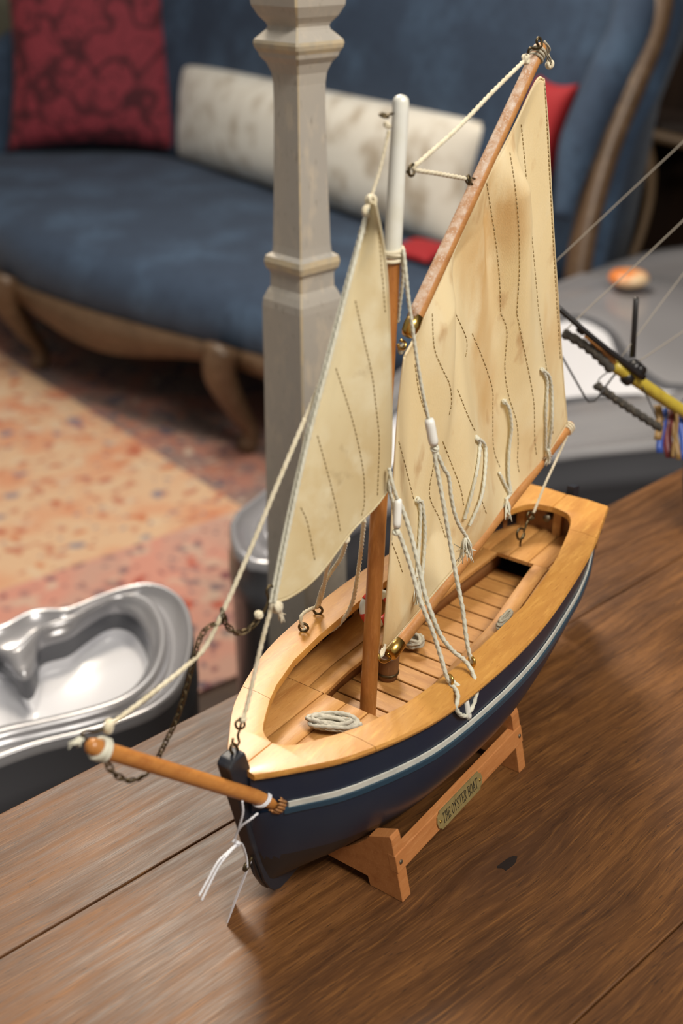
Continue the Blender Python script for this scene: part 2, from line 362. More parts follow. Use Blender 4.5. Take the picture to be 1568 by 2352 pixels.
# ---- table
TD = np.array([.7386, .6742, 0]); TN = np.array([-.6742, .7386, 0])
table = empty('wooden_table', (0, 0, 0), math.atan2(TD[1], TD[0]))
kp = gz(1165, 1985); KNOT = (float(kp @ TD), float(kp @ TN))
M['table'] = table_material()
for a, b in ((.4838, .594), (.2335, .4830), (.09, .2327), (-.06, .0892), (-.22, -.0608)):
    o = obj('plank', *box_geo((-1.1, a, -.032), (1.7, b, 0)), M['table'], table, smooth=False); bevel(o, .0009, 2)
obj('apron', *box_geo((-1.05, -.18, -.11), (1.65, .56, -.033)), M['table'], table, smooth=False)
for x, y in ((-1.0, -.15), (1.6, -.15), (-1.0, .53), (1.6, .53)):
    obj('leg', *box_geo((x - .03, y - .03, FZ + .0), (x + .03, y + .03, -.11)), M['table'], table, smooth=False)
kv = [(.0075 * (1 + .35 * math.sin(3 * t + 1)) * math.cos(t) + KNOT[0], .0042 * (1 + .25 * math.cos(2 * t)) * math.sin(t) + KNOT[1]) for t in np.linspace(0, 2 * math.pi, 14, endpoint=False)]
M['knot'] = mat('knot_wood', (.020, .014, .012), .3)
ko = obj('knot', *prism_geo(kv, -.001, .0003), M['knot'], table, smooth=False); ko['label'] = 'dark knot in the table wood'
tag(table, 'brown grained wooden plank table carrying the model sailing boats', 'table')

# ---- limed post behind the table
pc = gd(695, 700, 1.05); post = empty('bed_post', (pc[0], pc[1], FZ), R(45))
def post_z(y):                              # height on the post axis seen at image row y
    d = ray(695, y); t = pc[1] / d[1]; return CAM_H + d[2] * t, t
def post_r(y, w): return w / 2 / F_PX * post_z(y)[1] / 1.0     # half diagonal from width in pixels
prof = [(1500, 184), (1100, 186), (820, 188), (760, 190), (700, 190), (684, 186), (668, 168), (655, 150), (628, 150), (622, 152), (612, 172), (598, 180), (586, 172), (578, 140), (560, 136), (420, 128), (250, 122), (190, 124), (165, 132), (142, 156), (128, 186), (118, 194), (108, 210), (98, 216), (90, 212), (66, 152), (58, 146), (50, 156), (35, 190), (10, 224), (-20, 232), (-60, 222), (-110, 180), (-130, 150)]
rings = [(post_r(y, w), post_z(y)[0] - FZ) for y, w in prof]; rings.insert(0, (rings[0][0], 0.0))
V = []; Fc = []; cn = 5
for r, z in rings:                          # square section with softened corners
    pts = []
    for q in range(4):
        for j in range(cn):
            a = R(-45 + 90 * q) + R(90) * j / cn
            pts.append(a)
    h = r / math.sqrt(2); e = .06 * h
    sq = [(h, -h + e), (h, h - e), (h - e, h), (-h + e, h), (-h, h - e), (-h, -h + e), (-h + e, -h), (h - e, -h)]
    V += [(x, y, z) for x, y in sq]
for i in range(len(rings) - 1):
    for k in range(8): Fc.append((i * 8 + k, i * 8 + (k + 1) % 8, i * 8 + 8 + (k + 1) % 8, i * 8 + 8 + k))
Fc += [tuple(range(7, -1, -1)), tuple(range(len(V) - 8, len(V)))]
me = mesh('shaft', V, Fc); me.materials.append(M['post']); me.materials.append(M['postedge'])
for f in me.polygons:
    c = f.center
    if abs(abs(c.x) - abs(c.y)) < .35 * max(abs(c.x), abs(c.y)) or any(post_z(y1)[0] < c.z + FZ < post_z(y0)[0] for y1, y0 in ((119, 88), (613, 585))): f.material_index = 1
po = link('shaft', me, None, post, smooth=False)
tag(post, 'pale limed square carved wooden post with collars rising behind the table', 'post')

# ---- sofa
sofa = empty('sofa', so(-3.2, 1.6, FZ))
SOFW = Vector(sofa.location)
def sp(s, n, z): return np.array(so(s, n, z)) - np.array(SOFW)
front = [(-4.62, 1.45), (-4.3, 1.24), (-3.8, 1.12), (-3.3, 1.07), (-2.9, 1.13), (-2.4, 1.29), (-2.15, 1.40), (-1.98, 1.55)]
back = [(-1.95, 1.78), (-2.0, 2.0), (-3.0, 2.06), (-4.0, 2.06), (-4.40, 1.95), (-4.62, 1.6)]
out = closed([np.array((*p, 0)) for p in front + back], 90)[:, :2]; cen = out.mean(0)
def seat_ring(k, z): return [sp(*(cen + (p - cen) * k), z) for p in out]
levels = [(.90, -.41), (.985, -.405), (1.0, -.39), (1.012, -.36), (1.0, -.32), (.97, -.29), (.92, -.268), (.84, -.256), (.6, -.248), (.3, -.244)]
V = np.vstack([seat_ring(k, z) for k, z in levels]); n = len(out); Fc = []
for i in range(len(levels) - 1):
    for k in range(n): Fc.append((i * n + k, i * n + (k + 1) % n, (i + 1) * n + (k + 1) % n, (i + 1) * n + k))
Fc += [tuple(range((len(levels) - 1) * n, len(levels) * n)), tuple(range(n - 1, -1, -1))]
obj('seat', V, Fc, M['blue'], sofa)
# carved wooden seat rail with a wavy lower edge
rail = spline([np.array((*p, 0)) for p in front], 90)[:, :2]; V = []; Fc = []
for i, p in enumerate(rail):
    d = (p - cen) / np.linalg.norm(p - cen); low = -.475 - .030 * math.cos((p[0] + 2.85) * 2 * math.pi / .9)
    for off, z in ((.01, -.400), (.01, low), (-.05, low), (-.05, -.400)): V.append(sp(*(p + d * off), z))
for i in range(len(rail) - 1):
    for k in range(4): Fc.append((i * 4 + k, i * 4 + (k + 1) % 4, i * 4 + 4 + (k + 1) % 4, i * 4 + 4 + k))
obj('seat_rail', V, Fc, M['sofawood'], sofa)
legs = [(-3.30, 1.134), (-2.40, 1.347), (-4.35, 1.40), (-1.98, 1.70), (-4.3, 1.90), (-2.05, 1.95)]
for s, n_ in legs:
    P = [sp(s + .03, n_ - .075, -.385), sp(s + .03, n_ - .09, -.45), sp(s + .02, n_ - .04, -.56), sp(s + .008, n_ + .005, -.64), sp(s, n_ - .01, -.688)]
    o = obj('leg', *tube_geo(spline(P, 16), np.interp(np.linspace(0, 1, 16), [0, .25, .8, 1], [.045, .040, .022, .028]), 10), M['sofawood'], sofa)
# back rest, wrapping round at the left end; flares outwards at the top
bl = spline([np.array(p) for p in ((-1.97, 2.0, 0), (-2.2, 2.0, 0), (-3.0, 2.02, 0), (-4.0, 2.02, 0), (-4.38, 1.90, 0), (-4.62, 1.45, 0))], 80)[:, :2]
V = []; Fc = []; prof_b = [(-.33, .0), (-.1, .015), (.2, .05), (.45, .10), (.52, .14), (.52, .20), (.45, .22), (.2, .16), (-.33, .12)]
for i, p in enumerate(bl):
    d = (p - cen); d /= np.linalg.norm(d); q = i / (len(bl) - 1); k_ = min(1, max(0, (q - .55) / .3)); d = np.array((.25 if q < .1 else .0, 1.)) * (1 - k_) + d * k_
    top = np.interp(q, [0, .08, .16, .3, .72, .82, .9, 1], [.92, 1.0, 1.0, 1.0, 1.0, .80, .60, .40])
    for z, o_ in prof_b:
        zz = -.33 + (z + .33) * top; V.append(sp(*(p + d * o_ * 1.3), zz))
m_ = len(prof_b)
for i in range(len(bl) - 1):
    for k in range(m_): Fc.append((i * m_ + k, i * m_ + (k + 1) % m_, (i + 1) * m_ + (k + 1) % m_, (i + 1) * m_ + k))
Fc += [tuple(range(m_)), tuple(range(len(V) - m_, len(V)))]
obj('backrest', V, Fc, M['blue'], sofa)
def gvp(x, y, dist): return gd(x, y, dist) - np.array(SOFW)
P = [gvp(1322, 655, 2.62), gvp(1345, 520, 2.60), gvp(1395, 340, 2.58), gvp(1455, 190, 2.56), gvp(1505, 60, 2.55), gvp(1515, -60, 2.55), gvp(1470, -160, 2.6)]
obj('back_frame', *tube_geo(spline(P, 40), .030, 12), M['sofawood'], sofa)
P = [gvp(1350, 660, 2.66), gvp(1378, 520, 2.65), gvp(1430, 330, 2.64), gvp(1492, 190, 2.62), gvp(1535, 60, 2.62), gvp(1545, -60, 2.62)]
obj('outside_panel', *tube_geo(spline(P, 40), .030, 12), M['blue'], sofa)
P = [gvp(1290, 500, 2.58), gvp(1330, 330, 2.57), gvp(1395, 180, 2.56), gvp(1450, 60, 2.55), gvp(1460, -40, 2.56)]
obj('wing_pad', *tube_geo(spline(P, 40), np.interp(np.linspace(0, 1, 40), [0, .3, .9, 1], [.02, .045, .05, .03]), 14), M['blue'], sofa)
tag(sofa, 'dark blue velvet sofa with carved wooden frame and cabriole legs', 'sofa')

def cushion(name, material, c, ex, ey, hw, hh, th, label, cat='cushion', group='cushions on the blue sofa', pinch=.12):
    # pillow: centre c, unit width axis ex, unit height axis ey, half sizes, half thickness
    ex = np.array(ex, float); ex /= np.linalg.norm(ex); ey = np.array(ey, float); ey -= ex * (ey @ ex); ey /= np.linalg.norm(ey); ez = np.cross(ex, ey)
    n = 22; V = []; Fc = []; a = np.linspace(-1, 1, n)
    for side in (1, -1):
        for j in a:
            for i in a:
                puff = ((1 - abs(i) ** 2.4) * (1 - abs(j) ** 2.4)) ** .5
                x = i * hw * (1 - pinch * (1 - j * j) * abs(i) ** 3); y = j * hh * (1 - pinch * (1 - i * i) * abs(j) ** 3)
                V.append(ex * x + ey * y + ez * side * th * puff)
    for s in range(2):
        for j in range(n - 1):
            for i in range(n - 1):
                q = s * n * n + j * n + i; Fc.append((q, q + 1, q + n + 1, q + n))
    me = bpy.data.meshes.new(name); me.from_pydata([tuple(v) for v in V], [], Fc)
    bm = bmesh.new(); bm.from_mesh(me); bmesh.ops.remove_doubles(bm, verts=bm.verts, dist=.0004); bmesh.ops.recalc_face_normals(bm, faces=bm.faces); bm.to_mesh(me); bm.free()
    o = link(name, me, material); o.location = tuple(c); return tag(o, label, cat, group)
c0 = gz(225, 345, -.25)
cushion('cushion', M['redcush'], (c0[0] + .01, c0[1] + .06, .085), (1, .02, -.02), (0, .30, 1), .345, .36, .10, 'large red damask cushion with dark scrolls at the sofa left end')
b0 = gz(375, 350, -.245); b1 = gz(1085, 590, -.245); bd = (b1 - b0)
bc = (b0 + b1) / 2 + np.array([.05, .075, .150])
cushion('bolster_cushion', M['bolster'], bc, bd, (.12, .08, 1), np.linalg.norm(bd) / 2 * .99, .175, .12, 'long cream mottled velour bolster lying along the sofa back', pinch=.05)
cr = gd(1262, 305, 2.72)
cushion('cushion', M['redplain'], (cr[0] - .012, cr[1] + .03, cr[2]), (.55, -.83, -.05), (.2, .2, 1), .070, .120, .045, 'plain bright red cushion behind the large sail at the sofa right end')
cq = gz(965, 580, -.24)
cushion('cushion', M['redplain'], (cq[0], cq[1] - .02, cq[2] + .012), (.7, -.7, 0), (.7, .7, .15), .075, .06, .016, 'small flat red cushion lying on the seat under the bolster end')
co = gd(8, 40, 5.0)
cushion('cushion', M['olive'], co, (1, 0, 0), (0, .25, 1), .16, .17, .07, 'olive grey cushion behind the large red damask cushion')

# ---- tan chair at the far right
chair = empty('wooden_chair', tuple(gz(1560, 480, FZ)[:2]) + (FZ,))
CH = np.array(chair.location)
def cp_(x, y, d): return gd(x, y, d) - CH
P = [cp_(1470, 295, 3.1), cp_(1478, 345, 3.1), cp_(1492, 400, 3.08), cp_(1490, 460, 3.06), cp_(1470, 540, 3.05), cp_(1435, 640, 3.04), cp_(1420, 740, 3.04)]
obj('leg', *tube_geo(spline(P, 24), np.interp(np.linspace(0, 1, 24), [0, .15, .3, 1], [.028, .024, .015, .012]), 8), M['tan'], chair)
P2 = [p + np.array((.42, .1, 0)) for p in P]; obj('leg', *tube_geo(spline(P2, 24), .015, 8), M['tan'], chair)
obj('seat_rail', *tube_geo(spline([cp_(1475, 305, 3.1), cp_(1530, 318, 3.1), cp_(1660, 350, 3.08)], 12), .017, 8), M['tan'], chair)
so_ = cp_(1560, 290, 3.25); obj('seat', *box_geo(so_ + np.array((-.10, -.16, .0)), so_ + np.array((.36, .2, .03))), M['darkwood'], chair, smooth=False)
tag(chair, 'tan curved-leg wooden chair in the dark beyond the sofa', 'chair')

# ---- silver tubs behind the table
def tub(name, label, outer, inner, z, zbot, zfloor, mats, N_=120, steps=None):
    o3 = closed(outer, N_); i3 = closed(inner, N_)
    # pair up the two outlines by rotating the inner ring to the best match
    best = min(range(N_), key=lambda k: np.sum((np.roll(i3, k, 0) - o3) ** 2)); i3 = np.roll(i3, best, 0)
    c = o3.mean(0); root = empty(name, (c[0], c[1], zbot)); off = np.array((c[0], c[1], zbot))
    def ringat(k, zz): p = o3 * (1 - k) + i3 * k; return np.stack([p[:, 0], p[:, 1], np.full(N_, zz)], 1) - off
    def skin(nm, lv, material, closebot=False):
        V = np.vstack([ringat(k, zz) for k, zz in lv]); Fc = []
        for i in range(len(lv) - 1):
            for q in range(N_): Fc.append((i * N_ + q, i * N_ + (q + 1) % N_, (i + 1) * N_ + (q + 1) % N_, (i + 1) * N_ + q))
        if closebot: Fc.append(tuple(range((len(lv) - 1) * N_, len(lv) * N_)))
        return obj(nm, V, Fc, material, root)
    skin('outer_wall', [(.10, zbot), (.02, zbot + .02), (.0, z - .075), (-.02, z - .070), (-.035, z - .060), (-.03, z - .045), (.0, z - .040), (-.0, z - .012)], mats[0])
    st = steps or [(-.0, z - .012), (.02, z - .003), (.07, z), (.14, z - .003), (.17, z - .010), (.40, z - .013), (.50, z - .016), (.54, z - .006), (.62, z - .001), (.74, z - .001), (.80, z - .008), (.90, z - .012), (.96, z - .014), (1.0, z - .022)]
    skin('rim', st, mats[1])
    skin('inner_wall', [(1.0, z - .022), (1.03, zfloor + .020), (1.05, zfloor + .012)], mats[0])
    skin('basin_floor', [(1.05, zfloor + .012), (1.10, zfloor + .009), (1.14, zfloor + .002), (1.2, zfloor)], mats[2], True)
    return tag(root, label, 'tub', 'silver moulded tubs')
zt = -.15
g3 = lambda L_, z: [gz(x, y, z) for x, y in L_]
outer1 = g3([(-260, 1835), (0, 1738), (92, 1706), (184, 1684), (275, 1657), (352, 1626), (407, 1580), (435, 1519), (445, 1442), (428, 1381), (392, 1348), (346, 1335), (291, 1344), (230, 1364), (159, 1392), (107, 1391), (61, 1398), (0, 1428), (-150, 1480), (-330, 1600), (-350, 1750)], zt)
inner1 = g3([(-190, 1690), (0, 1641), (92, 1629), (184, 1608), (255, 1585), (306, 1545), (333, 1500), (340, 1458), (331, 1421), (306, 1384), (272, 1370), (238, 1376), (196, 1400), (150, 1430), (88, 1450), (76, 1490), (58, 1522), (36, 1520), (10, 1492), (-40, 1470), (-150, 1540), (-250, 1640)], zt)
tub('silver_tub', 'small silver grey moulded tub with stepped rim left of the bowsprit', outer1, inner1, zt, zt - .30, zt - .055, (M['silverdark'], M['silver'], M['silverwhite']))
zt2 = -.17
outer2 = g3([(525, 1200), (540, 1172), (620, 1110), (780, 960), (1000, 790), (1290, 640), (1568, 560), (1900, 560), (2000, 760), (1850, 960), (1568, 1010), (1300, 1040), (1050, 1090), (900, 1160), (780, 1225), (690, 1285), (620, 1300), (560, 1285), (532, 1250)], zt2)
inner2 = g3([(640, 1200), (670, 1150), (780, 1040), (1000, 860), (1290, 715), (1400, 728), (1460, 800), (1568, 860), (1760, 830), (1800, 860), (1700, 890), (1568, 890), (1300, 905), (1050, 980), (900, 1060), (790, 1150), (720, 1220), (670, 1240)], zt2)
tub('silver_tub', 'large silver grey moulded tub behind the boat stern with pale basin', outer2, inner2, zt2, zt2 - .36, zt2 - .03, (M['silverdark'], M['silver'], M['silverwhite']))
oc = gd(1445, 622, 2.45)
refl = empty('orange_lamp_reflection', (oc[0], oc[1], oc[2] - .03))  # solid shape added to carry an orange lamp reflection, no real bowl
obj('body', *lathe_geo([(.014, .0), (.034, .003), (.042, .010), (.043, .018), (.036, .027), (.018, .032), (.004, .033)], 24), M['orange'], refl)
obj('base_ring', *lathe_geo([(.010, -.004), (.016, -.003), (.016, .003), (.010, .004)], 20), M['orange'], refl)
tag(refl, 'orange and cream shape standing in for a lamp reflection at the back of the large silver tub', 'reflection stand-in')

# ================================================================== THE OYSTER BOAT
BL = 0.40
boat = empty('model_sailboat', tuple(BO), math.atan2(AX[1], AX[0]))
tag(boat, 'navy model sailing boat with cream sails and varnished deck on the wooden cradle', 'model boat')
def L3(p): return np.array((p[0], -p[1], p[2]))           # (u, v port, w) -> boat local
def B3(P): return np.array([L3(p) for p in P])
def bobj(name, V, Fc, material, parent=None, smooth=True): return obj(name, [L3(v) for v in V], Fc, material, parent or boat, smooth)
def sheer(t): return .1153 * (1 - t) * (1 - 2 * t) + .1166 * 4 * t * (1 - t) + .1244 * t * (2 * t - 1)
kn = np.array([0, .04, .12, .25, .4, .55, .7, .85, 1.0]); kb = np.array([.0085, .0215, .0432, .0617, .0680, .0680, .0612, .0505, .0345])
tt = np.linspace(0, 1, 201); bb = spline(np.stack([kn, kb], 1), 600); BBv = np.interp(tt, bb[:, 0], bb[:, 1])
def Bd(t): return float(np.interp(t, tt, BBv))
ik = np.array([.0705, .0715, .0735, .077, .084, .095, .11, .145, .18, .25, .33, .45, .6, .7, .78, .87, .895, .912, .925, .933, .9375, .939]); ib = np.array([0, .0035, .0058, .0080, .0112, .0146, .0182, .0262, .0325, .0405, .0443, .0472, .0468, .0418, .0362, .0268, .0235, .0205, .0168, .0130, .006, 0])
# ---- hull
def shape(t, s):
    k_ = [0, .06, .13, .22, .45, .75, 1]; a = np.interp(t, k_, [1.3, 1.8, 2.2, 2.4, 2.5, 1.9, 1.5]); c = np.interp(t, k_, [1.1, .84, .66, .62, .66, .95, 1.5])
    return (1 - (1 - s) ** a) ** c
def Bs(t): return Bd(t) * np.interp(t, [0, .03, .1, .25, .5, .78, .86, .94, 1], [.86, .95, .985, 1.0, 1.0, .99, .955, .87, .78])
def wk(t): return np.interp(t, [0, .02, .04, .09, .2, .5, .8, .9, 1], [.07, .03, .0135, .0125, .0125, .016, .034, .05, .078])
def wst(t): return sheer(t) - np.interp(t, [0, .15, .6, 1], [.0285, .0268, .0262, .0255])
us = np.concatenate([np.linspace(0, .1, 14), np.linspace(.125, 1, 36)]); NS = 18
V = []; Fc = []; ring_n = 2 * (NS + 1) - 1
for t in us:
    w0, w1 = wk(t), wst(t); sec = []
    for k in range(NS + 1):
        s = (k / NS) ** 1.3; sec.append((max(.0025, (Bs(t) + .0018) * shape(t, s)), w0 + (w1 - w0) * s))
    V += [(t * BL, v, w) for v, w in reversed(sec)] + [(t * BL, -v, w) for v, w in sec]
rn = 2 * (NS + 1)
for i in range(len(us) - 1):
    for k in range(rn - 1): Fc.append((i * rn + k, i * rn + k + 1, (i + 1) * rn + k + 1, (i + 1) * rn + k))
Fc += [tuple(range(rn)), tuple(range((len(us) - 1) * rn, len(us) * rn))]
me = mesh('hull', [L3(v) for v in V], Fc); me.materials.append(M['navy']); me.materials.append(M['black'])
for f in me.polygons:
    if f.center.z < .047 + .012 * (f.center.x / BL - .3) ** 2: f.material_index = 1
hull = link('hull', me, None, boat)
def band(name, material, f_lo, f_hi, thick=.0012, parent=None, t0=0.0, t1=1.0):   # strip along both sides + transom edge
    outp = []
    for sgn in (1, -1):
        V = []; Fc = []
        for t in us[(us >= t0) & (us <= t1)]:
            (v0, w0), (v1, w1) = f_lo(t), f_hi(t)
            for v, w in ((v0, w0), (v1, w1), (v1 - thick, w1), (v0 - thick, w0)): V.append((t * BL, sgn * v, w))
        n = len(V) // 4
        for i in range(n - 1):
            for k in range(4): Fc.append((i * 4 + k, i * 4 + (k + 1) % 4, i * 4 + 4 + (k + 1) % 4, i * 4 + 4 + k))
        Fc += [(0, 1, 2, 3), tuple(range(len(V) - 4, len(V)))]
        outp.append(sharp(bobj(name, V, Fc, material, parent)))
    return outp
band('bulwark', M['navy'], lambda t: (Bs(t), wst(t) - .001), lambda t: (Bd(t) - .0016, sheer(t) - .0036), .0022)
band('white_stripe', M['stripe'], lambda t: (Bs(t) + .0010, wst(t)), lambda t: (Bs(t) + .0010 + .0036 * (Bd(t) - Bs(t)) / .022, wst(t) + .0040), .0010, t0=.036, t1=.97)
band('rubbing_ledge', M['teal'], lambda t: (Bs(t) + .0028, wst(t) - .0030), lambda t: (Bs(t) + .0024, wst(t) + .0002), .0030, t0=.026, t1=.985)
# transom
V = []; sec = [(.0345 * .93 * shape(1, s) if s > 0 else 0.002, wk(1) + (wst(1) - wk(1)) * s) for s in np.linspace(0, 1, 12)] + [(.0335, sheer(1) - .004)]
poly = [(-v, w) for v, w in reversed(sec)] + [(v, w) for v, w in sec]
bobj('transom', *prism_geo([(v, w) for v, w in poly], .3965, .4005, 0), M['navy'], smooth=False)
# stem post and keel
stp = [(-.0140, .1256), (-.0105, .1290), (-.0005, .1290), (.0045, .1110), (.012, .108), (.022, .06), (.034, .026), (.06, .020), (.06, .012), (.046, .0108), (.033, .0085), (.025, .0080), (.0195, .0105), (.0156, .0155), (.0109, .0252), (.0069, .0394), (.0017, .0581), (-.003, .0795), (-.0077, .0981)]
bevel(bobj('stem_post', *prism_geo([(u, w) for u, w in stp], -.0050, .0050, 1), M['stem'], smooth=False), .0012, 2)
bobj('keel', *prism_geo([(.055, .024), (.06, .0115), (.36, .0125), (.395, .030), (.395, .062), (.35, .036), (.2, .026)], -.0042, .0042, 1), M['black'], smooth=False)
bobj('rudder', *prism_geo([(.400, .020), (.430, .022), (.434, .05), (.418, .09), (.416, .127), (.406, .129), (.402, .09)], -.003, .003, 1), M['stem'], smooth=False)
# ---- deck rim pieces
def ibi(t): return float(np.interp(t, ik, ib)) if ik[0] <= t <= ik[-1] else 0.0
def rim_piece(t0, t1, sides):
    for sg in sides:
        V = []; Fc = []; ts = np.linspace(t0, t1, max(10, int((t1 - t0) * 260)))
        for t in ts:
            o_, i_ = Bd(t) + .0012, ibi(t); w = sheer(t); cam_ = .0008
            for v, ww in ((o_, w - .0038), (o_ + .0006, w - .0018), (o_ - .0004, w), ((o_ + i_) / 2, w + cam_), (i_ + .0005, w + .0002), (i_, w - .0010), (i_, w - .0045)): V.append((t * BL, sg * v, ww))
        n = 7
        for i in range(len(ts) - 1):
            for k in range(n): Fc.append((i * n + k, i * n + (k + 1) % n, (i + 1) * n + (k + 1) % n, (i + 1) * n + k))
        Fc += [tuple(range(n)), tuple(range(len(V) - n, len(V)))]
        sharp(bobj('deck_rim', V, Fc, M['deck']), 40)
V = []; Fc = []                           # bow piece: joined across the centre line up to the opening
ts = np.concatenate([np.linspace(0, .0735, 8), np.linspace(.0745, .16, 12)])
rim_piece(.0, .148, (1, -1))
ik2 = ik.copy()
rim_piece(.1488, .878, (1, -1)); rim_piece(.8788, 1.0, (1, -1))
# ---- inner boards (fore, side and aft decks inside the rim)
def wbd(u): return float(np.interp(u, [0, .15, .24, .28, .325, .40], [.0925, .0912, .0935, .0955, .0970, .0975]))
def well(u, sg=1):                          # half opening of the well, port / starboard
    return float(np.interp(u, [.105, .14, .24, .28, .325], [.0240, .0272, .0225, .0165, .0100] if sg > 0 else [.0230, .0262, .0235, .0228, .0205]))
def inhull(u): t = u / BL; return max(.003, min(Bd(t) - .006, Bd(t) * .93)) if u > .02 else .003
U0, U1 = .1085, .328
def board(v0f, v1f, u0, u1):
    V = []; Fc = []; ul = np.linspace(u0, u1, max(3, int((u1 - u0) / .008)))
    rows = []
    for u in ul:
        lim = inhull(u); a = max(-lim, min(lim, v0f(u))); b = max(-lim, min(lim, v1f(u)))
        rows.append((u, a, b))
    rows = [r for r in rows if r[2] - r[1] > .0008]
    if len(rows) < 2: return
    for u, a, b in rows:
        w = wbd(u); g = .00045
        for v, ww in ((a + g, w - .003), (a + g, w - .0003), (a + g * 2, w), (b - g * 2, w), (b - g, w - .0003), (b - g, w - .003)): V.append((u, v, ww))
    n = 6
    for i in range(len(rows) - 1):
        for k in range(n): Fc.append((i * n + k, i * n + (k + 1) % n, (i + 1) * n + (k + 1) % n, (i + 1) * n + k))
    Fc += [tuple(range(n)), tuple(range(len(V) - n, len(V)))]
    sharp(bobj('deck_board', V, Fc, M['board']))
cst = lambda c: (lambda u: c)
for a, b in ((-.060, -.0245), (-.0245, -.0065), (-.0065, .0105), (.0105, .0245), (.0245, .060)):
    board(cst(a), cst(b), .024, U0)
for sg in (1, -1):
    if sg > 0: board(lambda u: well(u), lambda u: well(u) + .013, U0 + .0004, U1); board(lambda u: well(u) + .013, lambda u: .068, U0 + .0004, U1)
    else: board(lambda u: -well(u, -1) - .013, lambda u: -well(u, -1), U0 + .0004, U1); board(lambda u: -.068, lambda u: -well(u, -1) - .013, U0 + .0004, U1)
for a, b in ((-.060, -.0275), (-.0275, -.0115), (-.0115, .0055), (.0055, .0215), (.0215, .060)):
    board(cst(a), cst(b), U1 + .0003, .385)
# well: floor planks and dark walls
FW = .0755; pu = .100; k = 0
while pu < .338:
    V, Fc = box_geo((pu, -.036, FW - .003), (pu + .0157, .036, FW)); bevel(bobj('floor_plank', V, Fc, M['plank'], smooth=False), .0004, 1); pu += .01725
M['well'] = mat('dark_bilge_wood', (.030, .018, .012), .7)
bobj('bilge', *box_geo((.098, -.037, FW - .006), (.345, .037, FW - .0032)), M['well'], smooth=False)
for sg in (1, -1):
    V = []; Fc = []
    for u in np.linspace(.10, .345, 20): V += [(u, sg * (well(u, sg) + .006), FW), (u, sg * (well(u, sg) + .006), wbd(u) - .003), (u, sg * (well(u, sg) + .008), wbd(u) - .003), (u, sg * (well(u, sg) + .008), FW)]
    for i in range(19):
        for k in range(4): Fc.append((i * 4 + k, i * 4 + (k + 1) % 4, i * 4 + 4 + (k + 1) % 4, i * 4 + 4 + k))
    bobj('well_side', V, Fc, M['inner'])
    V = []; Fc = []                        # inner planking of the bulwarks
    for u in np.linspace(.018, .393, 50):
        t = u / BL; lim = Bd(t) - .0042
        V += [(u, sg * lim, wbd(u) - .004), (u, sg * (Bd(t) - .0036), sheer(t) - .0042), (u, sg * (Bd(t) - .0028), sheer(t) - .0042), (u, sg * (lim + .001), wbd(u) - .004)]
    for i in range(49):
        for k in range(4): Fc.append((i * 4 + k, i * 4 + (k + 1) % 4, i * 4 + 4 + (k + 1) % 4, i * 4 + 4 + k))
    bobj('inner_planking', V, Fc, M['inner'])
    for u in np.arange(.046, .38, .0215):
        t = u / BL; v = Bd(t) - .0045; s_ = (Bd(t + .01) - Bd(t - .01)) / (.02 * BL); du = np.array((1, s_)) / math.hypot(1, s_); dn = np.array((-du[1], du[0]))
        pl = [np.array((u, v)) + du * a + dn * b for a, b in ((-.0022, .001), (.0022, .001), (.0022, -.0028), (-.0022, -.0028))]
        bobj('rib', *prism_geo([(p[0], sg * p[1]) for p in pl], wbd(u) - .001, sheer(t) - .0045), M['inner'], smooth=False)
# aft panel under the stern rim
bobj('stern_panel', *prism_geo([(-.036, wbd(.38) - .004), (.036, wbd(.38) - .004), (.036, .1195), (-.036, .1195)], .384, .387, 0), M['inner'], smooth=False)
for v in (-.0285, .0035): bobj('stern_stanchion', *box_geo((.379, v - .0036, wbd(.38) - .001), (.384, v + .003, .1195)), M['board'], smooth=False)
rp_ = bu(1259, 1187, .380); bobj('rudder_pin', *tube_geo([(.376, rp_[1], rp_[2]), (.384, rp_[1], rp_[2])], .0030, 12), M['iron'])

# ---- spars
def rod(name, p0, p1, r0, r1, material, n=14, seg=16, tip=None, parent=None):
    P = spline([p0, p1], n); rr_ = np.linspace(r0, r1, n)
    if tip: P = np.vstack([P, P[-1] + (P[-1] - P[-2]) / np.linalg.norm(P[-1] - P[-2]) * np.array([[.0018], [.0030], [.0036]])]); rr_ = np.concatenate([rr_, [r1 * .88, r1 * .55, r1 * .12]])
    return sharp(bobj(name, *tube_geo(P, rr_, seg), material, parent), 60)
def mastp(w): return np.array((np.interp(w, [.0884, .4521], [.1232, .1465]), 0, w))
rod('mast', mastp(FW), mastp(.372), .0054, .0047, M['spar'])
rod('mast_head', mastp(.3705), mastp(.4495), .0050, .0043, M['whitepaint'], tip=True)
g0, g1 = bv(936, 768), bv(1240, 112)
gdir = (g1 - g0) / np.linalg.norm(g1 - g0)
gaff = rod('gaff', g0 + gdir * .006, g1, .0044, .0037, M['gaff'], tip=True)
gup = np.array((-gdir[2], 0, gdir[0])); P = spline([g0 + gdir * .010 + gup * .0012, g1 + gup * .0012], 30)
dust = bobj('dust_coat', *tube_geo(P + np.array((0, -.0004, 0)), np.linspace(.0040, .0034, 30), 14), M['dusty'], gaff); dust['label'] = 'pale dusty upper face of the gaff'
bobj('gaff_ferrule', *tube_geo([g0 - gdir * .001, g0 + gdir * .0015, g0 + gdir * .006, g0 + gdir * .012], [.0030, .0044, .0050, .0046], 16), M['brass'])
bm0, bm1 = bv(893, 1504), bv(1308, 978)
bdir = (bm1 - bm0) / np.linalg.norm(bm1 - bm0)
rod('boom', bm0 + bdir * .004, bm1, .0050, .0036, M['gaff'], tip=True)
bobj('boom_ferrule', *tube_geo([bm0, bm0 + bdir * .0008, bm0 + bdir * .012, bm0 + bdir * .0125], [.0040, .0054, .0054, .0048], 16), M['brass'])
sp0, sp1 = bv(640, 1846, .0140), bv(212, 1714, -.020)
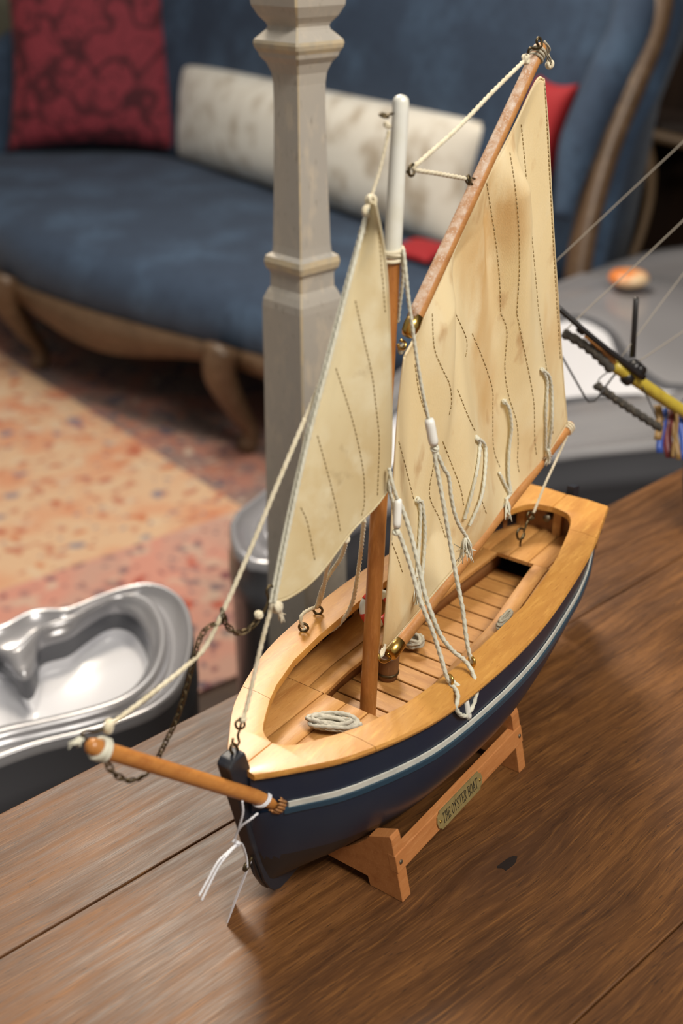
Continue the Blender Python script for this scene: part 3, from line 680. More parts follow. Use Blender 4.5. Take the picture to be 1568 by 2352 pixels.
sdir = (sp1 - sp0) / np.linalg.norm(sp1 - sp0)
rod('bowsprit', sp0 - sdir * .012, sp1, .0043, .0043, M['sprit'], tip=True)
M['splinter'] = wood('splintered_hole_wood', (.42, .19, .06), (.12, .05, .02), (.60, .34, .14), .7)
pc_ = bv(630, 1843, .0146); g_ = np.random.default_rng(5); parts = []
b1 = np.cross(sdir, (0, 0, 1.)); b1 /= np.linalg.norm(b1); b2 = np.cross(sdir, b1)
for k in range(16):                         # torn fibres round the hole
    q = 2 * math.pi * k / 16; rd = math.cos(q) * b1 + math.sin(q) * b2; e = g_.uniform(.0004, .0022)
    parts.append(tube_geo([pc_ + rd * .0050 - sdir * .004, pc_ + rd * .0049, pc_ + rd * (.0046 + g_.uniform(0, .0010)) + sdir * e], [.0011, .0010, .0002], 5))
bobj('bowsprit_hole', *join(parts), M['splinter'])['kind'] = 'stuff'

# ---- sails
def coons(luff, leech, foot, head, n, m):   # luff/leech run foot->head, foot/head run luff->leech
    L_, E_, Ft, Hd = spline(luff, m), spline(leech, m), spline(foot, n), spline(head, n)
    a = np.linspace(0, 1, n)[:, None, None]; b = np.linspace(0, 1, m)[None, :, None]
    S = (1 - a) * L_[None] + a * E_[None] + (1 - b) * Ft[:, None] + b * Hd[:, None]
    c00, c10, c01, c11 = Ft[0], Ft[-1], Hd[0], Hd[-1]
    return S - ((1 - a) * (1 - b) * c00 + a * (1 - b) * c10 + (1 - a) * b * c01 + a * b * c11)
PX = lambda L_, v=0: [bv(x, y, v) for x, y in L_]
NA, NB = 90, 110
mainS = coons(PX([(874, 1496), (882, 1400), (893, 1250), (899, 1120), (906, 1000), (914, 900), (924, 818)]),
              PX([(1298, 972), (1290, 880), (1283, 780), (1275, 660), (1268, 560), (1260, 420), (1254, 300), (1244, 182)]),
              PX([(874, 1496), (905, 1462), (960, 1398), (1040, 1305), (1130, 1205), (1220, 1090), (1298, 972)]),
              PX([(924, 818), (950, 775), (1015, 650), (1105, 455), (1180, 300), (1228, 188), (1244, 182)]), NA, NB)
a = np.linspace(0, 1, NA)[:, None]; b = np.linspace(0, 1, NB)[None, :]
env = np.clip(np.minimum.reduce([a * 7 + 0 * b, (1 - a) * 7 + 0 * b, b * 7 + 0 * a, (1 - b) * 9 + 0 * a]), 0, 1)
belly = 4 * a * (1 - a) * (1 - .6 * (b - .4) ** 2) * np.clip(b * 3, 0, 1)
fold = np.sin(9.5 * (a + .22 * b) * math.pi / 2 + .8) * (.25 + .75 * b ** 1.3) * .0085 + np.sin(5 * a * math.pi + 4 * b) * .0045 * (1 - b)
deep = -np.exp(-((a - (.62 + .06 * np.sin(3 * b))) / .045) ** 2) * .0120 * np.clip((b - .30) * 2.2, 0, 1) + np.exp(-((a - .74) / .05) ** 2) * .0090 * np.clip((b - .3) * 2, 0, 1)
deep += -np.exp(-((a - .30 - .12 * b) / .05) ** 2) * .0060
mainS[..., 1] += .0015 + belly * .0045 * -1 + (fold + deep) * env
jibS = coons(PX([(632, 1384), (668, 1195), (712, 1000), (757, 830), (800, 665), (836, 515), (850, 470)]),
             PX([(889, 1128), (897, 1060), (899, 960), (896, 800), (890, 660), (880, 560), (862, 468)], .011),
             PX([(632, 1384), (660, 1368), (700, 1328), (752, 1268), (800, 1218), (848, 1178), (889, 1128)], .006),
             PX([(850, 470), (862, 468)], .004), 60, NB)
a2 = np.linspace(0, 1, 60)[:, None]
jibS[..., 1] += (4 * a2 * (1 - a2)) * .004 * (1 - b) + np.sin(6 * a2 + 5 * b) * .0024 * np.clip(np.minimum(a2 * 5, (1 - a2) * 5), 0, 1) * (1 - b * .6)
def sail_obj(name, S, material, th=.00045):
    n, m = S.shape[:2]; V = np.vstack([S.reshape(-1, 3), S.reshape(-1, 3) - np.array((0, th, 0))]); Fc = []; K = n * m
    for i in range(n - 1):
        for j in range(m - 1):
            q = i * m + j; Fc.append((q, q + m, q + m + 1, q + 1)); Fc.append((K + q, K + q + 1, K + q + m + 1, K + q + m))
    rim = [i * m for i in range(n)] + [(n - 1) * m + j for j in range(1, m)] + [i * m + m - 1 for i in range(n - 2, -1, -1)] + [j for j in range(m - 2, 0, -1)]
    for x, y in zip(rim, rim[1:] + rim[:1]): Fc.append((x, y, y + K, x + K))
    return bobj(name, V, Fc, material)
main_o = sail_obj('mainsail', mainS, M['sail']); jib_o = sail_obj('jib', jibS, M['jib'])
def project_boat(P):
    W = BO + P[..., 0:1] * AX + P[..., 1:2] * PT + P[..., 2:3] * np.array((0, 0, 1.)) - CAMP
    d = W[..., 1] * CP - W[..., 2] * SP; up = W[..., 1] * SP + W[..., 2] * CP
    return np.stack([784 + F_PX * W[..., 0] / d, 1176 - F_PX * up / d], -1)
def on_sail(S, pts, off=.0003):
    pr = project_boat(S); out = []; last = None; II, JJ = np.meshgrid(np.arange(S.shape[0]), np.arange(S.shape[1]), indexing='ij')
    for x, y in pts:
        d = (pr[..., 0] - x) ** 2 + (pr[..., 1] - y) ** 2
        if last is not None and len(pts) > 7: d = d + 1e9 * ((abs(II - last[0]) > 2) | (abs(JJ - last[1]) > 4))
        i, j = np.unravel_index(np.argmin(d), d.shape)
        last = (i, j); i = min(max(i, 1), S.shape[0] - 2); j = min(max(j, 1), S.shape[1] - 2)
        # one Newton step inside the cell keeps seam lines smooth
        e = np.array((x, y)) - pr[i, j]; J = np.stack([(pr[i + 1, j] - pr[i - 1, j]) / 2, (pr[i, j + 1] - pr[i, j - 1]) / 2], 1)
        s = np.clip(np.linalg.lstsq(J, e, rcond=None)[0], -1, 1)
        out.append(S[i, j] + (S[i + 1, j] - S[i - 1, j]) / 2 * s[0] + (S[i, j + 1] - S[i, j - 1]) / 2 * s[1] + np.array((0, off, 0)))
    return np.array(out)
def seams(name, S, lines, parent, r=.00028):
    parts = []
    for ln in lines:
        p2 = spline([np.array((*p, 0.)) for p in ln], max(8, int(sum(math.dist(p, q) for p, q in zip(ln, ln[1:])) / 3.4)))[:, :2]
        P = on_sail(S, p2)
        for k in range(0, len(P) - 2, 3): parts.append(tube_geo(P[k:k + 3], r, 5))
    bobj(name, *join(parts), M['stitch'], parent)['kind'] = 'stuff'
C7 = lambda L_: [(860 + x / 3.267, 720 + y / 3.267) for x, y in L_]
seams('seam_stitching', mainS, [
    [(1250, 190), (1262, 420), (1274, 640), (1286, 830)], [(1196, 285), (1205, 380), (1222, 560), (1236, 718)],
    [(1170, 350), (1182, 430), (1190, 520), (1192, 610), (1186, 718)], [(1115, 410), (1126, 480), (1138, 560), (1146, 640), (1149, 718)],
    C7([(430, 0), (445, 250), (500, 400), (560, 530), (575, 660), (560, 750)]), C7([(605, 0), (680, 170), (690, 260), (680, 320)]), C7([(730, 150), (810, 340), (880, 560), (885, 700), (890, 1000), (940, 1160)]),
    C7([(945, 0), (990, 130), (975, 400), (1000, 600), (1060, 800), (1075, 950), (1070, 1100), (1085, 1210)]), C7([(1065, 0), (1110, 220), (1170, 520), (1195, 700), (1200, 950), (1215, 1080)]),
    C7([(1230, 0), (1260, 220), (1290, 430), (1330, 700), (1335, 900)]), C7([(620, 570), (700, 770), (760, 900)]), C7([(300, 380), (330, 580), (370, 720), (400, 800)]),
    C7([(510, 960), (560, 1090), (640, 1300), (670, 1460)]), C7([(440, 1130), (410, 1360), (480, 1530), (530, 1680)]), C7([(180, 960), (230, 1150), (290, 1390)]), C7([(790, 1370), (840, 1510)]), C7([(100, 1650), (160, 1800), (210, 1950)])], main_o)
seams('seam_stitching', jibS, [
    [(815, 690), (835, 780), (853, 860), (862, 930), (870, 1010), (868, 1080), (866, 1140)], [(770, 845), (795, 920), (815, 990), (833, 1080), (836, 1150), (828, 1190)],
    [(728, 1000), (750, 1080), (770, 1160), (782, 1225)], [(690, 1165), (705, 1200), (722, 1285)], [(866, 500), (874, 600), (884, 720)]], jib_o)
# hems
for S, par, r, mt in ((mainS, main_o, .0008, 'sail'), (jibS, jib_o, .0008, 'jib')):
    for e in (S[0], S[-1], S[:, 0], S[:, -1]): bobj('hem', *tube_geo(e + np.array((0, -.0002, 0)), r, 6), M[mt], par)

# ---- cordage
def rope(name, pts, r=.0011, material='rope', parent=None, n=None, lobes=3):
    P = np.array([bv(x, y, v) for x, y, v in pts]); ln = np.sum(np.linalg.norm(np.diff(P, axis=0), axis=1))
    n = n or int(min(420, max(10, ln / .0008)))
    return bobj(name, *tube_geo(spline(P, n), r, 9, lobes, .0042 * r / .0011, .2), M[material], parent)
def rope3(name, P, r=.0011, material='rope', parent=None):
    P = np.array(P); ln = np.sum(np.linalg.norm(np.diff(P, axis=0), axis=1)); return bobj(name, *tube_geo(spline(P, int(min(420, max(10, ln / .0008)))), r, 9, 3, .0042 * r / .0011, .2), M[material], parent)
def knot_geo(c, r=.0022, seed=0):
    g = np.random.default_rng(seed); parts = []
    for k in range(3):
        ax = g.normal(size=3); ax /= np.linalg.norm(ax); b1 = np.cross(ax, (0.3, .5, .8)); b1 /= np.linalg.norm(b1); b2 = np.cross(ax, b1)
        P = [c + r * (math.cos(q) * b1 + math.sin(q) * b2) for q in np.linspace(0, 2 * math.pi, 14, endpoint=False)]
        parts.append(tube_geo(P, r * .55, 7, ring=True))
    return join(parts)
def knot(x, y, v=0., r=.0018, material='rope', seed=0, parent=None): return bobj('knot', *knot_geo(bv(x, y, v), r, seed), M[material], parent)
def tassel(x0, y0, x1, y1, v, spread=.006, material='cord', n=16, seed=1):
    g = np.random.default_rng(seed); p0, p1 = bv(x0, y0, v), bv(x1, y1, v); parts = []
    for k in range(n):
        e = p1 + g.normal(size=3) * spread * .5; mid = (p0 + p1) / 2 + g.normal(size=3) * spread * .25
        parts.append(tube_geo(spline([p0, mid, e], 8), np.linspace(.0007, .0003, 8), 5))
    return bobj('frayed_end', *join(parts), M[material])
# forestay and jib luff ropes
rope('forestay', [(700, 962, -.004), (640, 1105, -.004), (575, 1262, -.006), (512, 1405, -.008), (474, 1482, -.010), (437, 1522, -.012), (340, 1600, -.016), (252, 1666, -.020)], .00115)
rope('forestay', [(893, 300, .002), (872, 390, .001), (852, 455, .0), (840, 520, -.001), (800, 660, -.002), (752, 830, -.003), (700, 962, -.004)], .0009)
rope('luff_rope', [(846, 478, .002), (800, 655, .002), (757, 822, .002), (712, 992, .002), (668, 1188, .002), (630, 1385, .002)], .0011, 'cord')
rope('luff_rope', [(838, 500, .0), (792, 662, .0), (748, 830, .0), (704, 1000, .0), (660, 1190, .0), (620, 1385, .0)], .0009, 'cord')
rope('tack_rope', [(624, 1392, .0), (604, 1465, .0), (585, 1545, .0), (566, 1625, .0), (556, 1650, .0)], .00115)
for x, y, v, r, s in ((852, 460, .001, .0022, 1), (846, 486, .002, .0024, 2), (634, 1394, .002, .0026, 3), (557, 1652, .0, .0016, 4), (250, 1668, -.020, .0026, 5), (594, 1412, -.001, .0017, 6)): knot(x, y, v, r, 'rope', s)
tassel(636, 1396, 648, 1418, .002, .004, 'rope', 10, 4)
tassel(840, 500, 834, 535, .001, .003, 'rope', 10, 5)
# hooks, chain
def wire(name, pts, r=.0006, material='oldbrass', parent=None): return bobj(name, *tube_geo(spline([bv(x, y, v) for x, y, v in pts], 40), r, 8), M[material], parent)
wire('tack_hook', [(632, 1362, .001), (627, 1348, .0), (618, 1346, -.001), (612, 1358, -.001), (616, 1376, -.001), (611, 1395, -.001), (600, 1412, -.002), (590, 1424, -.002)], .0008)
wire('stem_hook', [(552, 1650, .0), (541, 1660, .0), (544, 1672, .0), (553, 1674, .0), (562, 1666, .0), (556, 1654, .0), (550, 1676, .0), (546, 1690, .0), (549, 1706, .0), (541, 1714, .0), (534, 1706, .0), (535, 1696, .0)], .0007)
wire('stem_eye', [(537, 1735, .0), (529, 1722, .0), (533, 1710, .0), (541, 1712, .0), (545, 1724, .0), (538, 1736, .0), (540, 1742, 0)], .0009)
link_me = mesh('chain_link', *tube_geo([(.0030 * math.cos(q) * (1 + .25 * abs(math.cos(q))), .0015 * math.sin(q), 0) for q in np.linspace(0, 2 * math.pi, 14, endpoint=False)], .00048, 5, ring=True)); link_me.materials.append(M['oldbrass'])
for f in link_me.polygons: f.use_smooth = True
def chain(pts, step=.0046):
    P = np.array([bv(x, y, v) for x, y, v in pts]); ln = np.sum(np.linalg.norm(np.diff(P, axis=0), axis=1)); n = int(ln / step)
    Q = spline(P, n + 1)
    for i in range(n):
        d = L3(Q[i + 1] - Q[i]); c = L3((Q[i] + Q[i + 1]) / 2)
        z = Vector((0.3, 1, .2)) if i % 2 else Vector((-.7, .1, 1))
        o = bpy.data.objects.new('chain_link', link_me); COL.objects.link(o); o.parent = boat
        o.matrix_local = Matrix.Translation(Vector(c)) @ basis(d, z)
chain([(240, 1736, -.020), (252, 1765, -.018), (272, 1784, -.017), (300, 1793, -.016), (330, 1783, -.019), (352, 1762, -.024), (375, 1715, -.022), (405, 1652, -.018), (428, 1580, -.014), (443, 1520, -.012), (458, 1468, -.011), (480, 1438, -.010), (512, 1428, -.009), (510, 1405, -.009)])
chain([(510, 1402, -.007), (516, 1428, -.007), (532, 1448, -.006), (555, 1454, -.005), (576, 1442, -.003), (592, 1424, -.002)], .0038)
# lashing on the bowsprit tip
for k, q in enumerate((.004, .0062, .0086)):
    c = sp1 - sdir * q; b1 = np.cross(sdir, (0, 0, 1.)); b1 /= np.linalg.norm(b1); b2 = np.cross(sdir, b1)
    bobj('lashing', *tube_geo([c + .0052 * (math.cos(t) * b1 + math.sin(t) * b2) + sdir * .0012 * math.sin(t + k) for t in np.linspace(0, 2 * math.pi, 24, endpoint=False)], .0012, 7, ring=True), M['cord'])
wire('tip_eye', [(200, 1700, -.020), (188, 1688, -.020), (198, 1680, -.020), (216, 1682, -.020), (235, 1676, -.020), (250, 1668, -.020)], .0007)
tassel(192, 1696, 172, 1710, -.020, .003, 'cord', 8, 8)
# mast head ironwork and halyards
def eye(P, axis_n, stem_dir, R1=.0030, r=.0008, name='eye_screw', material='oldbrass', shank=.006):
    P = L3(np.array(P)); m4 = Matrix.Translation(Vector(P)) @ basis(L3(np.array(stem_dir)), L3(np.array(axis_n)))
    V, Fc = join([torus_geo(R1, r, 18, 8), tube_geo([(-R1 - shank, 0, 0), (-R1, 0, 0)], r, 8)])
    o = obj(name, V, Fc, M[material], boat); o.matrix_local = m4; return o
e1 = bv(882, 265, .0); eye(e1, (0, .3, 1), (-1, 0, 0), .0022, .0008)
e2 = bv(945, 391, .0); eye(e2, (.2, 1, .0), (1, 0, 0), .0030, .0009)
e3 = bv(1077, 411, .0); eye(e3, (.4, 1, .3), (-gup[0], 0, -gup[2]) if False else (gup[0], 0, gup[2]), .0022, .0007)
wire('gaff_link', [(1072, 404, .0), (1070, 416, .0), (1078, 424, .0), (1082, 410, .0), (1092, 412, .0), (1094, 422, .0), (1086, 424, 0)], .0006)
knot(889, 288, 0, .0015, 'rope', 11)
rope('peak_halyard', [(1205, 138, .0), (1130, 212, .0), (1050, 295, .0), (968, 368, .0), (950, 388, .0), (1000, 398, .0), (1068, 410, .0)], .00115)
knot(1207, 136, 0, .0022, 'rope', 12); knot(1262, 148, 0, .002, 'rope', 13)
wire('peak_hook', [(1212, 122, .002), (1217, 110, .003), (1230, 112, .004), (1243, 106, .004), (1242, 92, .003), (1236, 86, .002), (1232, 96, .002), (1238, 108, .002)], .0008)
for q in (.002, .0045, .007):
    c = g1 - gdir * q; b2 = np.cross(gdir, (0, 1., 0))
    bobj('peak_lashing', *tube_geo([c + .0042 * (math.cos(t) * np.array((0, 1., 0)) + math.sin(t) * b2) for t in np.linspace(0, 2 * math.pi, 20, endpoint=False)], .0009, 6, ring=True), M['greycord'])
tassel(1250, 95, 1262, 140, .0, .003, 'greycord', 8, 21)
for w, tilt in ((.3745, .15), (.3720, -.2), (.3695, .1)):
    c = mastp(w); bobj('mast_lashing', *tube_geo([c + np.array((.0055 * math.cos(t), .0055 * math.sin(t), .0055 * tilt * math.cos(t))) for t in np.linspace(0, 2 * math.pi, 24, endpoint=False)], .0011, 7, ring=True), M['rope'])
# shrouds, port side, with their plastic toggles
rope('shroud', [(926, 572, .007), (930, 610, .009), (937, 680, .011), (946, 745, .013), (958, 830, .015), (972, 910, .017), (985, 966, .019)], .0010, 'cord')
rope('shroud', [(924, 590, .006), (925, 640, .006), (918, 700, .004), (914, 740, .002)], .0009, 'cord')
def toggle(x0, y0, x1, y1, v0, v1, r=.0026):
    p0, p1 = bv(x0, y0, v0), bv(x1, y1, v1); bobj('toggle', *tube_geo(spline([p0, p1], 8), [r * .8, r, r, r, r, r, r, r * .8], 14), M['toggle'])
toggle(985, 962, 996, 1022, .019, .022, .0030); toggle(914, 1146, 911, 1212, .018, .020, .0024); toggle(1067, 1603, 1076, 1650, .064, .066, .0022)
knot(998, 1030, .022, .0018, 'cord', 31); knot(910, 1222, .020, .0016, 'cord', 32); knot(1068, 1602, .064, .0018, 'cord', 33)
rope('shroud', [(997, 1034, .022), (1000, 1060, .023), (1010, 1112, .026), (1022, 1179, .030), (1034, 1250, .034), (1049, 1332, .040), (1062, 1398, .045), (1072, 1474, .050), (1083, 1522, .0535)], .0013, 'cord')
rope('shroud', [(1003, 1040, .022), (1018, 1074, .024), (1030, 1096, .025), (1037, 1148, .026), (1050, 1197, .028), (1072, 1235, .029)], .0012, 'cord')
tassel(1070, 1232, 1070, 1272, .029, .008, 'cord', 22, 41)
rope('shroud', [(893, 1075, .014), (900, 1108, .016), (912, 1146, .018)], .0011, 'cord')
rope('shroud', [(897, 1085, .012), (893, 1120, .012), (903, 1160, .013), (908, 1215, .014)], .0010, 'cord')
rope('shroud', [(911, 1214, .020), (922, 1240, .022), (943, 1302, .028), (966, 1382, .036), (990, 1441, .042), (1009, 1498, .047), (1023, 1547, .051), (1031, 1566, .0525)], .0013, 'cord')
rope('shroud', [(917, 1152, .018), (928, 1180, .020), (943, 1226, .024), (960, 1295, .030), (976, 1365, .036), (993, 1415, .041), (1013, 1461, .045), (1039, 1494, .049), (1069, 1519, .0535), (1086, 1548, .060), (1094, 1585, .0655), (1086, 1620, .0665), (1076, 1638, .0665)], .0013, 'cord')
rope('shroud', [(1033, 1570, .053), (1046, 1584, .059), (1051, 1603, .065), (1047, 1626, .066), (1058, 1642, .0665), (1072, 1645, .0665)], .0013, 'cord')
rope('shroud', [(1033, 1560, .053), (1050, 1574, .057), (1062, 1592, .062), (1068, 1602, .064)], .0013, 'cord')
# jib sheets, starboard side
rope('jib_sheet', [(798, 1232, .005), (784, 1278, -.012), (759, 1316, -.030), (740, 1351, -.045), (727, 1394, -.060)], .0012, 'rope')
rope('jib_sheet', [(773, 1256, .003), (752, 1303, -.020), (743, 1351, -.042), (732, 1390, -.060), (717, 1397, -.060), (697, 1408, -.057), (690, 1424, -.056), (696, 1440, -.0556)], .0012, 'rope')
rope('jib_sheet', [(836, 1195, .004), (828, 1271, -.012), (819, 1335, -.026), (807, 1389, -.038), (784, 1428, -.046), (752, 1453, -.052), (721, 1458, -.055), (698, 1446, -.0556)], .0013, 'rope')
knot(792, 1238, .006, .002, 'rope', 51)
for (x, y), sg in (((1083, 1528), 1), ((1033, 1570), 1), ((730, 1410), -1), ((697, 1450), -1)):
    w = .1165; p = bw(x, y, w)
    eye(p + np.array((0, 0, .0030)), (.8, .4 * sg, .1), (0, 0, 1), .0030, .0009, shank=.004, material='brass' if sg > 0 else 'oldbrass')
# main sheet
rope('main_sheet', [(1302, 1000, .003), (1280, 1050, .002), (1250, 1115, .001), (1225, 1178, .0)], .0009, 'rope')
for q in (.001, .0035, .006):
    c = bm1 - bdir * q; b2 = np.cross(bdir, (0, 1., 0))
    bobj('clew_lashing', *tube_geo([c + .0041 * (math.cos(t) * np.array((0, 1., 0)) + math.sin(t) * b2) for t in np.linspace(0, 2 * math.pi, 20, endpoint=False)], .0009, 6, ring=True), M['rope'])
wire('sheet_hook', [(1222, 1178, 0), (1226, 1188, 0), (1218, 1194, 0), (1210, 1186, 0), (1216, 1176, 0), (1222, 1184, 0), (1210, 1200, 0), (1206, 1212, 0), (1202, 1222, 0)], .0008)
wire('sheet_eye', [(1203, 1216, 0), (1194, 1214, 0), (1187, 1224, 0), (1190, 1238, 0), (1200, 1236, 0), (1204, 1224, 0), (1196, 1240, 0), (1194, 1254, -.002)], .0009)
# tack lashing, gooseneck rings
wire('gooseneck', [(868, 1500, .004), (872, 1516, .006), (884, 1520, .006), (896, 1512, .005), (890, 1500, .004)], .0010, 'brass')
rope('tack_lashing', [(884, 1480, .003), (880, 1500, .005), (872, 1510, .005), (878, 1490, .003)], .0009, 'rope')
wire('throat_ring', [(914, 790, .004), (918, 800, .005), (928, 800, .005), (930, 788, .004), (920, 782, .003)], .0010, 'brass')
rope('throat_lashing', [(930, 800, .003), (920, 812, .004), (916, 800, .004), (926, 790, .004)], .0008, 'greycord')
# reef points
def on_main(pts, off): return on_sail(mainS, pts, off)
def reef(a_, b_, seed, tas=None, tp=None):
    for ln, off in ((a_, .0022), (b_, .0014)):
        P = on_main(ln, off); rope3('reef_line', P, .00115, 'cord')
    c = on_main([a_[0]], .0012)[0]; bobj('knot', *knot_geo(c, .0015, seed), M['cord'])
    if tas:
        P0 = on_main([tas[0]], .0025)[0]; P1 = on_main([tas[1]], .004)[0]; g = np.random.default_rng(seed); parts = []
        for k in range(16):
            e = P1 + g.normal(size=3) * np.array((.0026, .0014, .0022)); parts.append(tube_geo(spline([P0, (P0 + P1) / 2 + g.normal(size=3) * .001, e], 8), np.linspace(.0008, .0003, 8), 5))
        bobj('frayed_end', *join(parts), M['cord'])
reef([(955, 1147), (963, 1155), (969, 1210), (967, 1271), (962, 1330)], [(958, 1152), (961, 1179), (959, 1225), (956, 1271), (952, 1325)], 61, ((955, 1325), (945, 1385)))
reef([(1091, 1005), (1105, 1017), (1109, 1041), (1105, 1103), (1096, 1148), (1071, 1206)], [(1092, 1008), (1097, 1020), (1093, 1066), (1080, 1127), (1062, 1191)], 62)
reef([(1154, 922), (1163, 940), (1168, 980), (1163, 1026), (1161, 1087), (1167, 1130)], [(1142, 1084), (1154, 1109), (1166, 1134), (1157, 1146)], 63, ((1157, 1146), (1153, 1188)))
reef([(1241, 849), (1255, 864), (1261, 904), (1261, 965), (1253, 1032)], [(1243, 852), (1252, 879), (1249, 950), (1249, 1032)], 64, ((1250, 1030), (1247, 1060)))

# ---- things lying in the boat
def boat_world(p): P = BO + AX * p[0] + PT * p[1]; return np.array((P[0], P[1], p[2]))
def coil(px, py, w, ext_u, ext_v, n, seed, label, r=.0011, material='cord', rot=0.):
    g = np.random.default_rng(seed); c = boat_world(bw(px, py, w)); parts = []
    ang = math.atan2(AX[1], AX[0]) + rot; e1 = np.array((math.cos(ang), math.sin(ang), 0)); e2 = np.array((-math.sin(ang), math.cos(ang), 0))
    for k in range(n):
        a_, b_ = ext_u * g.uniform(.25, 1.0), ext_v * g.uniform(.75, 1.05); sh = g.normal(size=2) * np.array((ext_u, ext_v)) * .12; ph = g.uniform(0, 6)
        P = [e1 * (a_ * math.cos(q) + sh[0]) + e2 * (b_ * math.sin(q) + sh[1]) + np.array((0, 0, r * (1.2 + 2.0 * k / n * 2.0) + r * .8 * math.sin(2 * q + ph))) for q in np.linspace(0, 2 * math.pi, 44, endpoint=False)]
        parts.append(tube_geo(P, r, 8, 3, .0042, .2, ring=True))
    V, Fc = join(parts); o = obj('rope_coil', V, Fc, M[material]); o.location = tuple(c); return tag(o, label, 'rope', 'loose cords lying in the boat')
coil(766, 1672, .0935, .0065, .0150, 11, 3, 'pale cord hank lying on the foredeck boards just before the mast', .0013, 'hank', rot=R(28))
coil(950, 1480, .0806, .007, .006, 6, 4, 'small grey cord tangle on the floor planks beside the wooden tub', .0012, 'greycord')
coil(1158, 1428, .0965, .0026, .011, 5, 5, 'thin grey cord scrap on the near side bench inside the rim', .0009, 'greycord', rot=R(94))
tp = boat_world(bw(890, 1556, FW)); tubo = empty('wooden_bucket', (tp[0], tp[1], FW + .0002))
obj('staves', *lathe_geo([(.0064, 0), (.0072, .004), (.0078, .018), (.0074, .019), (.0066, .019), (.0062, .006), (.0002, .006)], 24), M['tub'], tubo)
obj('hoop', *lathe_geo([(.0073, .0042), (.0077, .0042), (.0078, .006), (.0074, .006)], 24), M['oldbrass'], tubo)
tag(tubo, 'tiny brown wooden bucket standing just behind the mast foot', 'bucket')
lb = boat_world(bv(866, 1396, -.018)); buoy = empty('lifebuoy', tuple(lb)); buoy.rotation_euler = (R(70), 0, R(20))
obj('ring', *torus_geo(.0095, .0030, 32, 10), M['stripe'], buoy)
for k in range(4):
    P = [(.0095 * math.cos(q), .0095 * math.sin(q), 0) for q in np.linspace(k * math.pi / 2 + .15, k * math.pi / 2 + .85, 8)]
    o = obj('red_band', *tube_geo(P, .0032, 10), M['red'], buoy)
tag(buoy, 'little red and white lifebuoy half hidden behind the mast', 'lifebuoy')

# ================================================================== CRADLE
cradle = empty('display_cradle', tuple(boat_world((.145, 0, 0))), math.atan2(AX[1], AX[0]))
def cobj(name, V, Fc, material, parent=None, smooth=False): return obj(name, [(v[0] - .145, -v[1], v[2]) for v in V], Fc, material, parent or cradle, smooth)
def hull_v(t, w):
    ss = np.linspace(0, 1, 60); vv = [(Bs(t) + .0018) * shape(t, s) for s in ss]; ww = [wk(t) + (wst(t) - wk(t)) * s for s in ss]; return float(np.interp(w, ww, vv))
def frame(u):
    t = u / BL; half = [(.0672, 0), (.0580, .044), (.0565, .0468)]
    half += [(max(.040, hull_v(t, .0395) + .001), .0395)]
    for w in (.034, .029, .025, .021): half.append((min(hull_v(t, w) + .0012, half[-1][0] - .001), w - .0005))
    half += [(.0052, .0115 if half[-1][0] > .006 else .0115)]
    low = [(.0427, 0), (.0408, .0065)]
    right = low[::-1][::-1]
    poly = [(.0408, .0065), (.0427, 0)] + half
    full = poly + [(-v, w) for v, w in reversed(poly)]
    return bevel(cobj('end_frame', *prism_geo(full, u - .0045, u + .0045, 0), M['cradle']), .0004, 1)
UF1, UF2 = .0705, .2190
fr = [frame(UF1), frame(UF2)]
for sg in (1, -1):
    V = []
    for u in (UF1 - .0046, UF2 + .0046):
        for v, w in ((.0635, .0210), (.0608, .0335), (.0548, .0335), (.0575, .0210)): V.append((u, sg * v, w))
    Fc = [(0, 1, 2, 3), (4, 7, 6, 5)] + [(k, (k + 1) % 4, 4 + (k + 1) % 4, 4 + k) for k in range(4)]
    bevel(cobj('side_rail', V, Fc, M['cradle']), .0005, 2)
fdir = np.array((0, .0027, -.0125)); fdir /= np.linalg.norm(fdir); fn = np.array((0, .0125, .0027)); fn /= np.linalg.norm(fn)
fc = lambda u, k, o=0: np.array((u, .06215, .02725)) + fdir * k + fn * o          # k down the face, o out of it
for u in (UF1 - .0005, UF2 + .0005):
    P = [fc(u, 0, -.0002), fc(u, 0, .0006)]; cobj('screw', *tube_geo(P, .0014, 12), M['iron'], smooth=True)
# name plate with notched ends
pu0, pu1 = .1105, .1660
hp = .0068
outl = [(pu0 + .004, hp), (pu0 + .0035, hp * .80), (pu0 + .0010, hp * .55), (pu0, 0), (pu0 + .0010, -hp * .55), (pu0 + .0035, -hp * .80), (pu0 + .004, -hp)]
outl = outl + [(pu0 + pu1 - a_, b_) for a_, b_ in reversed(outl)]
V = [fc(a_, -b_, .0003) for a_, b_ in outl] + [fc(a_, -b_, .0011) for a_, b_ in outl]; n = len(outl)
plate = cobj('name_plate', V, [tuple(range(n)), tuple(range(2 * n - 1, n - 1, -1))] + [(i, (i + 1) % n, n + (i + 1) % n, n + i) for i in range(n)], M['plate']); plate['label'] = 'brass plate reading THE OYSTER BOAT'
for u in (pu0 + .0032, pu1 - .0032): cobj('pin', *tube_geo([fc(u, 0, .0008), fc(u, 0, .0015), fc(u, 0, .0019)], [.0010, .0010, .0005], 10), M['brass'], plate, smooth=True)
